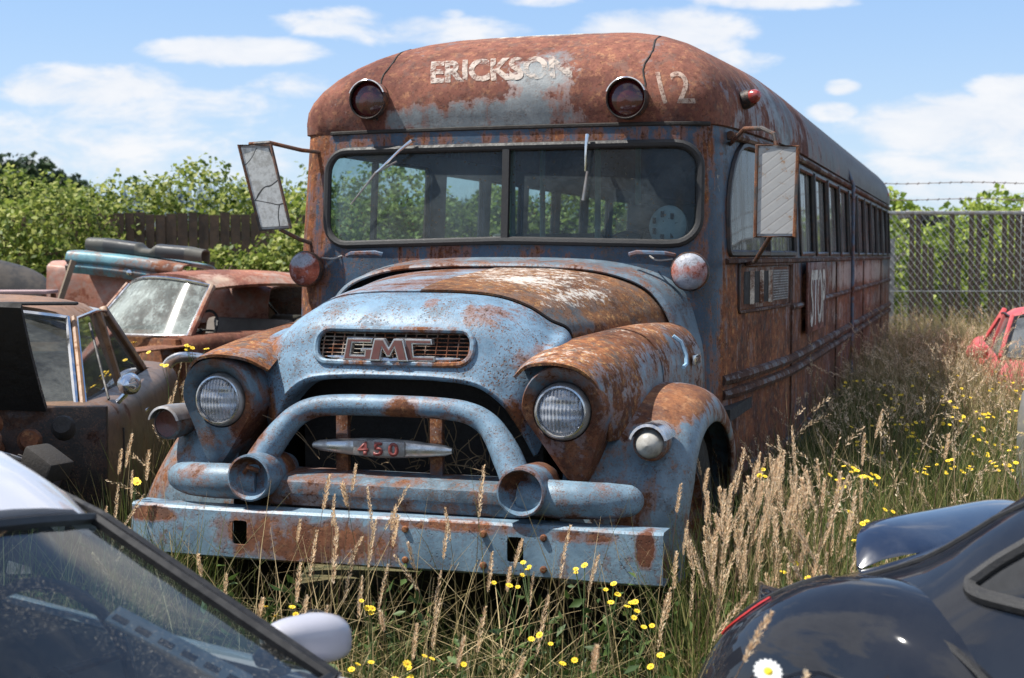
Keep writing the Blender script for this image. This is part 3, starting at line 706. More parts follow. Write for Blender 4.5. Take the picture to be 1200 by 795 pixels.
# headlamp pods
def pod_loop(s, y_top, y_bot, sc, n=40, cy=1.045):
    L = []
    for k in range(n):
        a = 2 * math.pi * k / n; ca, sa = math.cos(a), math.sin(a)
        r = .165 + .006 * sa if sa >= 0 else .165 + .12 * (-sa) ** 2.6
        wx = 1.0 if sa >= 0 else 1 - .25 * (-sa) ** 1.2
        x = .75 + sc * .165 * ca * wx + .045 * max(0, -sa) ** 2; z = cy + sc * r * sa * (1.03 if sa > 0 else 1)
        t = (1 - sa) / 2
        L.append((x * s, y_top + (y_bot - y_top) * t, z))
    return L
M_pod = {}
for s in (-1, 1):
    M_pod[s] = weather('headlamp_pod_paint', (0.139, 0.206, 0.265), (0.093, 0.135, 0.177), -.01 if s > 0 else -.035, regions=[(s * .75, .2, .90, .14, .3, .12, .05 if s > 0 else .0), (s * .62, .25, 1.0, .07, .3, .2, .16), (s * .75, .2, 1.22, .2, .2, .07, .06), (s * .9, .3, 1.0, .05, .3, .3, .06)], pit=.8, grime=.8, sc=1.5, rust=((.10, .042, .026), (.20, .075, .034), (.36, .19, .09)))
    G = [pod_loop(s, .50, .50, 1.0), pod_loop(s, .30, .36, 1.05), pod_loop(s, .17, .26, 1.05), pod_loop(s, .150, .235, 1.0), pod_loop(s, .155, .232, .95)]
    ring = lambda r, y: [(s * (.745 + r * math.cos(2 * math.pi * k / 40)), y, 1.047 + r * math.sin(2 * math.pi * k / 40)) for k in range(40)]
    G += [ring(.119, .200), ring(.112, .235)]
    MB().grid(np.array(G), cv=True, flip=(s < 0)).build('headlamp_pod', M_pod[s], BUS, recalc=True, smooth=50)
    c = (s * .745, .235, 1.047)
    hl = MB().lathe([(0.1122, -.02), (0.1141, .02), (0.1103, .045), (0.1010, .055), (0.0926, .050), (0.0907, .035)], c, n=40).build('headlamp', M_steel, BUS)
    MB().lathe([(0.1010, .052), (0.1019, .060), (0.0954, .062), (0.0916, .052)], c, n=40).build('rim', M_chrome, hl)
    MB().lathe([(.0, -.04), (.05, -.028), (0.0842, .02), (0.0916, .048)], c, n=40).build('reflector', simple('lamp_reflector', (.62, .64, .68), .25, .85, .1, 12, dirt=.15), hl)
    lens = MB().lathe([(0.0926, .046), (.08, .058), (.05, .066), (.02, .070), (.0005, .0705)], c, n=40)
    m, t = newmat('lens_glass'); P = t.objco(); xs = t.xyz(P)
    rib = t.math('ADD', t.math('SINE', t.math('MULTIPLY', xs[0], 420.)), t.math('SINE', t.math('MULTIPLY', xs[2], 150.)))
    nb = t.bump(rib, .5, .004)
    tr = t.new('ShaderNodeBsdfTransparent'); tr.inputs[0].default_value = (.80, .84, .90, 1); gl = t.new('ShaderNodeBsdfGlossy'); gl.inputs['Roughness'].default_value = .08; t.l.new(nb, gl.inputs['Normal'])
    df = t.new('ShaderNodeBsdfDiffuse'); df.inputs[0].default_value = (.42, .44, .48, 1); t.l.new(nb, df.inputs['Normal'])
    dd = t.step(t.math('ADD', t.noise(P, 12, 5, .6), t.math('MULTIPLY', rib, .06)), .38, .62, .15, .6)
    t.out(t.mixsh(dd, t.mixsh(.28, tr.outputs[0], gl.outputs[0]), df.outputs[0])); lens.build('lens', m, hl)

# wheel fenders
ARCH = [(.30, .36), (.285, .55), (.315, .74), (.42, .93), (.62, 1.055), (.90, 1.105), (1.20, 1.075), (1.46, .96), (1.63, .78), (1.70, .58), (1.72, .38)]
FL = []
def inset(p, d, c=(1.0, .42)):
    v = np.array(c) - np.array(p); L = np.linalg.norm(v); return np.array(p) + v / L * d
for x, d in ((.72, -.03), (.86, -.012), (.98, .0), (1.09, .012), (1.165, .045), (1.205, .10), (1.212, .150), (1.20, .17), (1.18, .15)):
    FL.append([(x, *inset(p, d)) for p in ARCH])
fl = surf(FL, 4, 6)
fz = fl[..., 2]; blend = np.clip((fl[..., 0] - .92) / .2, 0, 1)
flR = fl.copy(); flR[..., 0] -= .03 * blend * np.clip((.75 - fz) / .3, 0, 1)
flL = fl.copy(); flL[..., 0] *= 1 + blend * (np.clip((1.0 + (1.10 - fz) * .42) / 1.2, .86, 1.08) - 1)
M_fend = {}
for s in (-1, 1):
    M_fend[s] = weather('wheel_fender_paint', (0.197, 0.276, 0.333), (0.139, 0.206, 0.260), -.06 if s > 0 else -.055, regions=([(1.10, .75, 1.05, .17, .4, .14, .24), (1.0, .3, .62, .10, .2, .25, .05), (1.2, 1.1, .8, .1, .8, .6, .05)] if s > 0 else [(-1.02, .3, 1.03, .2, .3, .14, .16), (-1.15, .4, .75, .12, .3, .3, .05), (-.9, .3, .62, .15, .2, .2, -.08)]),
        pit=.6, grime=.7, streak=.36, rust=((.14, .058, .034), (.25, .105, .045), (.40, .22, .11)), palereg=[(s * .98, .3, .85, .12, .2, .2, .03)])
    q = (flR if s > 0 else flL).copy(); q[..., 0] *= s
    MB().grid(q, flip=(s < 0)).build('wheel_fender', M_fend[s], BUS, recalc=True, smooth=60)
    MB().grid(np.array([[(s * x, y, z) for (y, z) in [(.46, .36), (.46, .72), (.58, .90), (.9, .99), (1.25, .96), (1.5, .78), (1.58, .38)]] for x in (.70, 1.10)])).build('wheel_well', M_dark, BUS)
    # marker lamp on a little hooded pedestal
    c = (s * 1.075, .285, .925)
    ml = MB(); ml.lathe([(.062, -.12), (.066, -.06), (.070, -.01), (.066, .015), (.056, .022)], c, axis=(0, -1, .02), n=24)
    hood_l = []
    mo = ml.build('marker_lamp', weather('marker_lamp_paint', (0.151, 0.190, 0.213), (0.093, 0.112, 0.126), -.02, sc=4, pit=.8, palereg=[(s * 1.07, .2, 1.0, .12, .2, .06, .2)]), BUS)
    arc = np.array([[(c[0] + rr * math.cos(a), c[1] - yy, c[2] + rr * math.sin(a) * 1.05) for a in np.linspace(R(15), R(165), 12)] for rr, yy in ((.072, -.16), (.080, -.02), (.078, .045), (.068, .05))])
    MB().grid(arc).build('lamp_hood', M_chrome if s > 0 else M_steel, mo, solid=.004)
    if s > 0: MB().lathe([(.056, .018), (.050, .03), (.046, .045), (.030, .062), (.0005, .070)], c, n=24).build('lens', simple('cloudy_lens', (.38, .37, .34), .35, 0, .2, 30, dirt=.5), mo)
    else: 
        MB().lathe([(.056, .016), (.03, .010), (.0005, .006)], c, n=24).build('lens', simple('red_brown_lens', (.085, .022, .018), .3, 0, .4, 60), mo)

# lower grille: arched bar, cups, pontoons, cross bar, badge bar
M_bar = weather('grille_bar_paint', (0.168, 0.270, 0.363), (0.122, 0.200, 0.279), -.06, regions=[(.12, .15, 1.02, .10, .15, .09, .14), (-.2, .17, .99, .3, .1, .03, .10), (-.5, .1, .92, .05, .1, .10, .12), (.3, .17, 1.0, .2, .1, .03, .08)], pit=.7, grime=.5, palereg=[(-.3, .15, 1.04, .2, .1, .05, .05)], rough=.46, sc=1.3)
half = [(0, .185, 1.048), (.2, .188, 1.045), (.33, .195, 1.030), (.415, .19, .990), (.475, .17, .925), (.53, .14, .84), (.565, .11, .775)]
hb = cr1(half, 6); path = np.array((.055, 0, 0)) + np.concatenate([hb[::-1] * np.array([-1, 1, 1]), hb[1:]])
rad_ = .045 + .017 * np.clip((1.03 - path[:, 2]) / .16, 0, 1)
MB().tube(path, rad_, 16, flat=.95).build('grille_bar', M_bar, BUS, smooth=80)
for s in (-1, 1):
    c = (s * .572 + .10, .0, .758)
    M_cup = weather('cup_paint', (0.168, 0.270, 0.363), (0.122, 0.200, 0.279), -.05, regions=[(c[0] - .04, .05, .80, .08, .1, .06, .2 if s > 0 else .10), (c[0], .2, .7, .2, .08, .3, .14)], pit=.7, sc=1.5, grime=.5)
    MB().lathe([(.06, -.32), (.083, -.24), (.092, -.12), (.0955, -.01), (.0945, .01), (.087, .012), (.080, -.005), (.066, -.045), (.04, -.068), (.0005, -.072)], c, n=36).build('grille_cup', M_cup, BUS, smooth=60)
    if s < 0:
        MB().tube([(c[0] - .035, .02, .775), (c[0] - .01, .005, .80), (c[0] + .03, .02, .785)], .010, 6).build('bulb_holder', M_rust, BUS)
    pts = [(.60, .10, .728), (.70, .085, .726), (.82, .09, .724), (.94, .12, .722), (1.02, .165, .720), (1.055, .21, .72)]
    pp = cr1(pts, 5); rr = np.interp(np.linspace(0, 1, len(pp)), [0, .3, .6, .85, .96, 1], [.070, .074, .070, .058, .034, .006])
    pp[:, 0] = pp[:, 0] * .945 * s + .085
    M_pon = weather('pontoon_paint', (0.168, 0.260, 0.338), (0.122, 0.189, 0.244), -.04, regions=[(s * .85, .1, .655, .3, .2, .03, .1), (-.85, .05, .77, .2, .1, .04, .06)], pit=.8, sc=1.4, palereg=[(-.8, .05, .78, .1, .1, .04, .1)])
    MB().tube(pp, rr, 18, flat=1.0).build('bumper_pontoon', M_pon, BUS, smooth=80)
M_low = weather('cross_bar_paint', (0.145, 0.216, 0.275), (0.070, 0.097, 0.122), -.015, regions=[(.25, .1, .72, .2, .2, .05, -.1)], pit=.9, grime=1., sc=1.6, palereg=[(0, .05, .73, .5, .2, .05, .06)], palecol=(.45, .48, .52))
cb = MB(); cb.grid(np.array([[(x, y, z) for x in np.linspace(-.44, .62, 14)] for y, z in ((.30, .765), (.14, .758), (.095, .735), (.085, .69), (.105, .64), (.16, .615), (.3, .61))])); cb.build('cross_bar', M_low, BUS, recalc=True, smooth=40)
M_bright = simple('dull_aluminium', (.60, .60, .58), .30, .9, .15, 22, dirt=.5, dirtcol=(.14, .10, .08))
bx = []
for u in np.linspace(-1, 1, 21):
    hgt = .041 * (1 - .55 * abs(u) ** 1.5) if abs(u) < .97 else .012
    bx.append([(u * .305, .215 - .028 * math.cos(a) * (1 - .6 * abs(u) ** 3), .872 + hgt * math.sin(a)) for a in np.linspace(0, 2 * math.pi, 17)[:-1]])
bb = MB().grid(np.array(bx), cv=True).build('badge_bar', M_bright, BUS, smooth=60, recalc=True)
MB().box((.0, .186, .873), (.225, .012, .060)).build('badge_plate', M_steel, bb, bevel=.003)
for k, ch in enumerate('450'):
    b = text_mesh(ch, .074, .0024); me = bpy.data.meshes.new('badge_numeral')
    for f in list(b.faces): f.normal_update()
    ex = bmesh.ops.extrude_face_region(b, geom=b.faces[:]); bmesh.ops.translate(b, verts=[v for v in ex['geom'] if isinstance(v, bmesh.types.BMVert)], vec=(0, 0, .004))
    for v in b.verts: v.co = Vector((-.066 + k * .066 + v.co.x * 1.18, .179 - v.co.z, .8465 + v.co.y))
    b.to_mesh(me); b.free(); finish('badge_numeral', me, simple('numeral_red', (.20, .035, .03), .5, dirt=.3, scale=40), bb, 0)
for x in (-.20, .215):
    MB().box((x, .28, .87), (.055, .03, .33)).build('grille_upright', weather('upright_paint', (0.100, 0.125, 0.162), (.06, .07, .08), .04, sc=2, palereg=[(x, .27, .95, .1, .1, .2, .12)]), BUS, bevel=.004)
# dark engine space behind the grille
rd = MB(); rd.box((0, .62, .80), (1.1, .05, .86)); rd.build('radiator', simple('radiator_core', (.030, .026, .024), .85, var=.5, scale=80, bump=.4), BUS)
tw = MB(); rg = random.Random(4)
for k in range(46):
    x = rg.uniform(-.42, .42); z = rg.uniform(.74, .8); pts = [(x, .3 + rg.uniform(0, .15), z)]
    dx, dz = rg.uniform(-.5, .5), rg.uniform(.2, 1.)
    for j in range(4):
        dx += rg.uniform(-.4, .4); dz += rg.uniform(-.3, .2)
        pts.append((pts[-1][0] + dx * .07, pts[-1][1] + rg.uniform(-.02, .02), pts[-1][2] + dz * .07))
    tw.tube(cr1(pts, 3), .0022, 4, cap=False)
tag(tw.build('dead_stalks', simple('dead_stalk', (.20, .14, .08), .8), BUS), kind='stuff')
for s in (-1, 1):
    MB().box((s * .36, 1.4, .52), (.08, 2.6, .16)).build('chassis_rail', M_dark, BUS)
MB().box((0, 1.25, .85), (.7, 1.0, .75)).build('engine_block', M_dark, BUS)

# bumper
M_bump = weather('bumper_paint', (0.203, 0.308, 0.392), (0.157, 0.243, 0.318), -.075, regions=[(-.22, 0, .52, .5, .2, .12, .15), (.9, 0, .60, .18, .1, .03, .12), (1.15, 0, .57, .045, .2, .08, .24), (.45, 0, .61, .4, .1, .03, .12), (-.95, 0, .585, .16, .1, .04, .16)], pit=.55, grime=.35, streak=.12, rough=.42, rust=((.13, .055, .035), (.21, .085, .045), (.33, .17, .09)))
prof = [(.12, .630), (.012, .632), (.0, .622), (-.006, .53), (-.002, .438), (.012, .428), (.12, .43)]
xs = np.linspace(-1.03, 1.215, 26)
bp = np.array([[(x, y + .03 * max(0, abs(x - .09) - .95) ** 2 * 20 + (.01 * math.sin(x * 3)), z + .003 * math.sin(x * 2.3)) for x in xs] for y, z in prof])
bump = MB().grid(bp).build('bumper', M_bump, BUS, smooth=0, recalc=True, solid=.008)
cc = MB()
for x in (-.513, .647): cc.prism(rrect(x - .033, .488, x + .033, .585, .012, 3), lambda a, b: (a, -.2, b), lambda a, b: (a, .06, b))
cut(bump, cc); shade(bump.data, 40)
for x in (-.60, -.42, .20, .52, .76):
    for z in (.59, .47):
        MB().lathe([(.014, -.01), (.0135, .008), (.010, .013), (.0005, .014)], (x, .0 + .004, z), n=10).build('bolt', M_rust, bump)

# lamps on the roof and at the cowl
M_redlens = simple('dark_red_lens', (.060, .008, .008), .12, 0, .4, 25, coat=.6, dirt=.35, dirtcol=(.03, .012, .01))
M_blacklamp = weather('lamp_housing_paint', (.03, .03, .032), (.02, .02, .02), -.06, sc=4)
for x, z in ((-.765, 2.467), (.632, 2.425)):
    h = SHELL_BVH.ray_cast(Vector((x, 0, z)), Vector((0, 1, 0)))[0]
    c = (x, h.y - .02, z)
    lm = MB().lathe([(.085, -.16), (.100, -.06), (.102, .045), (.099, .05), (.094, .042)], c, n=36).build('warning_lamp', M_blacklamp, BUS)
    MB().lathe([(.094, .022), (.07, .036), (.035, .044), (.0005, .046)], c, n=36).build('lens', M_redlens, lm)
    vis = np.array([[(c[0] + rr * math.cos(a), c[1] - yy, c[2] + rr * math.sin(a)) for a in np.linspace(R(20), R(160), 18)] for rr, yy in ((.1045, .0), (.1055, .052), (.100, .056))])
    MB().grid(vis).build('rim', M_chrome_clean, lm, solid=.003)
M_redclear = simple('red_clearance_lens', (.32, .03, .025), .18, 0, .3, 30, coat=.5, dirt=.3)
for x, y, z in ((1.155, 2.45, 2.475), (-1.16, 2.42, 2.46), (1.17, 13.9, 2.42)):
    cl = MB().lathe([(.05, -.05), (.046, .0), (.040, .012)], (x, y, z), axis=(.8 * (1 if x > 0 else -1), -.5, .25), n=18).build('clearance_lamp', M_blacklamp, BUS)
    MB().lathe([(.038, .01), (.034, .035), (.018, .055), (.0005, .06)], (x, y, z), axis=(.8 * (1 if x > 0 else -1), -.5, .25), n=18).build('lens', M_redclear, cl)
M_turn = weather('signal_lamp_paint', (.36, .38, .43), (.25, .28, .34), .02, regions=[(-1.15, 1.8, 1.63, .1, .2, .05, -.2), (.96, 1.8, 1.635, .1, .2, .05, -.16), (.96, 1.8, 1.52, .07, .2, .03, -.1)], rust=((.27, .065, .04), (.36, .10, .062), (.42, .17, .12)), sc=2.2, pit=.6, grime=.6)
for s, c in ((-1, (-1.135, 1.86, 1.578)), (1, (.962, 1.80, 1.572))):
    tl = MB().lathe([(.05, -.10), (.094, -.03), (.097, .0), (.092, .010), (.0005, .011)], c, axis=(0, -1, .02), n=32).build('signal_lamp', M_blacklamp, BUS)
    MB().lathe([(.090, .008), (.086, .020), (.066, .036), (.035, .046), (.0005, .049)], c, axis=(0, -1, .02), n=32).build('lens', M_turn, tl)
    MB().tube([(c[0], c[1] + .06, c[2]), (c[0] - s * .06, c[1] + .12, c[2] - .04), (c[0] - s * .1, c[1] + .2, c[2] - .06)], .016, 8).build('stalk', M_rustbar, tl)
    MB().tube(cr1([(c[0] - s * .09, c[1] + .02, c[2] + .06), (c[0] - s * .16, c[1] + .0, c[2] + .055), (c[0] - s * .21, c[1] + .05, c[2] + .075)], 5), .005, 6).build('cable', M_steel, tl)

# wipers
def wiper(pv, el, b0, b1):
    y = lambda p, o: (p[0], yfront(p[0], p[1]) - o, p[1])
    a = MB().tube([y(pv, .03), y(pv, .055), y(((pv[0] * 2 + el[0]) / 3, (pv[1] * 2 + el[1]) / 3), .06), y(el, .04)], [.012, .011, .008, .005], 8).build('wiper_arm', M_chrome_clean, BUS)
    if b0: MB().tube([y(b0, .035), y(el, .038), y(b1, .035)], [.005, .007, .004], 6).build('blade', M_steel, a)
wiper((-.51, 2.245), (-.72, 2.085), (-.60, 2.14), (-.87, 1.92))
wiper((.435, 2.25), (.425, 2.07), None, None)
MB().tube([(.435, yfront(.435, 2.06) - .04, 2.07), (.415, yfront(.4, 1.95) - .035, 1.925)], [.006, .009], 6).build('wiper_stub', M_steel, BUS)

# mirrors
def mirror(corners, th, mat_face, arms, back=None):
    c = [Vector(p) for p in corners]; n = (c[1] - c[0]).cross(c[3] - c[0]).normalized()
    if n.y > 0: n = -n
    m = MB(); m.add([*(p for p in c), *(p - n * th for p in c)], [(0, 1, 2, 3), (7, 6, 5, 4), (0, 4, 5, 1), (1, 5, 6, 2), (2, 6, 7, 3), (3, 7, 4, 0)])
    o = m.build('mirror', M_steel, BUS, recalc=True, smooth=0, bevel=.004)
    cen = sum(c, Vector()) / 4
    g = MB(); q = [cen + (p - cen) * .93 + n * .0035 for p in c]; q2 = [p - n * .002 for p in q]
    g.add([*q, *q2], [(0, 1, 2, 3), (7, 6, 5, 4), (0, 4, 5, 1), (1, 5, 6, 2), (2, 6, 7, 3), (3, 7, 4, 0)])
    gp = g.build('mirror_face', mat_face, o, recalc=True, smooth=0)
    MB().tube([p + n * .004 for p in c], .009, 6, closed=True).build('mirror_frame', M_rustbar, o)
    for a in arms: MB().tube(a, .011, 8).build('mirror_arm', M_rustbar, o)
    return o, c, n
def cracked_mat():
    m, t = newmat('cracked_mirror_glass'); P = t.objco()
    v = t.new('ShaderNodeTexVoronoi', feature='DISTANCE_TO_EDGE'); t.put(v.inputs['Vector'], t.vmath('ADD', P, t.vmath('MULTIPLY', t.noise(P, 5, 2, .5, col=True), (.10, .10, .10)))); v.inputs['Scale'].default_value = 4.2
    v2 = t.new('ShaderNodeTexVoronoi'); t.put(v2.inputs['Vector'], P); v2.inputs['Scale'].default_value = 4.2
    crack = t.step(v.outputs[0], .006, .018, 1., 0.)
    n = t.noise(P, 30, 7, .7)
    c = t.mix(t.step(n, .38, .66), (.58, .58, .56), (.34, .335, .31)); c = t.mix(t.math('MULTIPLY', t.xyz(v2.outputs['Color'])[0], .25), c, (.50, .53, .56))
    c = t.mix(crack, c, (.03, .03, .03))
    t.out(t.prin(c, t.step(n, .4, .6, .3, .8), .25)); return m
mirror([(-1.466, 1.75, 2.24), (-1.275, 1.75, 2.235), (-1.173, 1.77, 1.793), (-1.352, 1.77, 1.785)], .02, cracked_mat(),
       [[(-1.06, 2.02, 2.205), (-1.17, 1.90, 2.215), (-1.30, 1.78, 2.25), (-1.42, 1.78, 2.245)], [(-1.08, 2.02, 1.69), (-1.18, 1.9, 1.735), (-1.25, 1.79, 1.79)]])
def ribbed_mat():
    m, t = newmat('ribbed_metal'); P = t.objco(); x, y, z = t.xyz(P)
    s_ = t.math('ADD', t.math('MULTIPLY', x, .75), t.math('MULTIPLY', z, -1.0))
    w = t.math('FRACT', t.math('MULTIPLY', s_, 20.)); ln = t.step(w, .0, .16, 1., 0.)
    n = t.noise(P, 14, 7, .7); st = t.noise(t.vmath('MULTIPLY', P, (5, 5, 26)), 1., 5, .6)
    c = t.mix(n, (.46, .455, .44), (.33, .32, .31)); c = t.mix(t.step(t.math('ADD', n, t.math('MULTIPLY', t.math('SUBTRACT', t.noise(P, 5, 3), .5), .5)), .54, .64), c, (.30, .17, .085))
    c = t.mix(t.math('MULTIPLY', ln, .55), c, (.12, .11, .10))
    t.out(t.prin(c, .6, .3, t.bump(t.step(w, .0, .3), .15, .003))); return m
mirror([(1.327, 1.5, 2.155), (1.512, 1.5, 2.145), (1.500, 1.5, 1.735), (1.322, 1.5, 1.735)], .02, ribbed_mat(),
       [[(1.08, 2.25, 2.22), (1.20, 1.95, 2.27), (1.34, 1.56, 2.235), (1.40, 1.53, 2.205), (1.42, 1.52, 2.12)], [(1.10, 2.6, 1.60), (1.25, 2.0, 1.62), (1.40, 1.53, 1.76)]])

# wheels
def wheel(x, y, r, w, name='wheel', z=None):
    z = r - .03 if z is None else z; s = 1 if x > 0 else -1
    prof = [(r * .56, -w * .40), (r * .70, -w * .5), (r * .9, -w * .47), (r * .985, -w * .36), (r, -w * .2), (r, w * .2), (r * .985, w * .36), (r * .9, w * .47), (r * .70, w * .5), (r * .56, w * .40)]
    t = MB().lathe(prof, (x, y, z), axis=(s, 0, 0), n=40).build('wheel', simple('old_tyre', (.022, .021, .020), .85, var=.4, scale=30, bump=.3, dirt=.4, dirtcol=(.06, .05, .04)), BUS, smooth=50)
    MB().lathe([(r * .57, w * .40), (r * .53, w * .42), (r * .50, w * .25), (r * .30, w * .1), (r * .22, w * .28), (r * .0015, w * .30)], (x, y, z), axis=(s, 0, 0), n=32).build('rim', weather('wheel_rim_paint', (0.151, 0.190, 0.204), (0.104, 0.134, 0.145), .03, sc=2), t)
for s in (-1, 1):
    wheel(s * 1.0, 1.02, .48, .24); wheel(s * 1.03, 11.2, .48, .24); wheel(s * .74, 11.2, .48, .24)

# interior
fl_ = MB(); fl_.box((0, 8.1, .86), (2.3, 12.4, .06)); fl_.build('cabin_floor', M_dark, BUS)
M_seat = simple('old_vinyl', (.045, .05, .048), .6, dirt=.5, scale=12)
for k in range(10):
    for s in (-1, 1):
        y = 4.6 + k * .92
        st = MB(); st.box((s * .68, y, 1.28), (.85, .42, .14)); bk = st.build('passenger_seat', M_seat, BUS, bevel=.03)
        MB().box((s * .68, y + .26, 1.50), (.85, .10, .62), rx=R(-8)).build('backrest', M_seat, bk, bevel=.03)
ds = MB(); ds.box((.55, 2.95, 1.42), (.48, .45, .12)); dsb = ds.build('driver_seat', M_seat, BUS, bevel=.03); MB().box((.55, 3.2, 1.70), (.46, .12, .5)).build('backrest', M_seat, dsb, bevel=.04)
M_pole = simple('turquoise_paint', (0.197, 0.358, 0.320), .5, dirt=.3)
for x, y in ((-.36, 3.7), (.22, 3.9), (-.40, 3.2), (.20, 2.95)): MB().tube([(x, y, .9), (x, y, 2.82)], .018, 10).build('grab_pole', M_pole, BUS)
stw = MB(); cen = Vector((.55, 2.42, 1.66)); ax = Vector((0, -.55, .83)).normalized(); u = Vector((1, 0, 0)); v_ = ax.cross(u)
stw.tube([cen + .23 * (math.cos(a) * u + math.sin(a) * v_) for a in np.linspace(0, 2 * math.pi, 33)[:-1]], .013, 8, closed=True); stw.tube([cen - ax * .02, cen - ax * .6], .02, 8)
for a in (R(90), R(210), R(330)): stw.tube([cen, cen + .23 * (math.cos(a) * u + math.sin(a) * v_)], .009, 6)
stw.build('steering_wheel', M_black, BUS)
MB().box((0, 2.08, 1.60), (1.9, .28, .12)).build('dashboard', simple('dash_paint', (0.081, 0.112, 0.116), .6, dirt=.4), BUS, bevel=.03)
# round white fan guard behind the glass
fan = MB(); c = (.80, 2.05, 1.80)
fan.lathe([(.0005, .03), (.04, .03), (.085, .02), (.105, .0), (.10, -.03)], c, axis=(-.25, -1, .1), n=28)
fo = fan.build('cabin_fan', simple('cream_paint', (.52, .56, .55), .5, dirt=.25), BUS)
for k in range(7):
    a = k / 7 * 2 * math.pi; MB().box((c[0] + .06 * math.cos(a) - .008, c[1] - .034, c[2] + .06 * math.sin(a)), (.016, .008, .030)).build('fan_slot', M_dark, fo)
MB().tube([(.80, 2.1, 1.66), c], .014, 6).build('fan_stem', M_steel, fo)

# the front sheet metal sits a hand to the driver's side of the body's centre line
SHIFT = {.030: ('nose_panel', 'hood_half', 'headlamp_brow', 'fender_top', 'headlamp_pod', 'headlamp', 'emblem', 'grille_surround', 'grille_mesh', 'grille_backing', 'number_badge', 'hood_hook', 'radiator', 'dead_stalks', 'wheel_fender', 'wheel_well', 'marker_lamp', 'wheel'),
         .012: ('badge_bar', 'cowl_collar', 'grille_upright')}
for dx, names in SHIFT.items():
    for o in BUS.children:
        if o.name.split('.')[0] in names:
            for q in [o] + list(o.children_recursive):
                q.data.transform(Matrix.Translation((dx + (.03 if (o.name.startswith('marker') and o.data.vertices[0].co.x < 0) else 0), 0, 0)))
# ================================================================== the other cars
def heading(h, P, lx, ly):
    """location and turn of a car so that its local (lx, ly) lies at world P; local -y is its nose"""
    h = Vector((h[0], h[1], 0)).normalized(); a = math.atan2(h.x, -h.y)
    t = Vector((math.cos(a), math.sin(a), 0)); b = -h
    o = Vector((P[0], P[1], 0)) - t * lx - b * ly
    return (o.x, o.y, 0), a

def car_section(w, top, bot, cr, n=3):
    pts = [(0, top + cr), (.4 * w, top + cr * .92), (.72 * w, top + cr * .55), (.90 * w, top + .0), (.975 * w, top - .05), (w, top - .14), (1.005 * w, (top + bot) / 2 + .03), (.985 * w, bot + .13), (.93 * w, bot)]
    return cr1(pts, n)

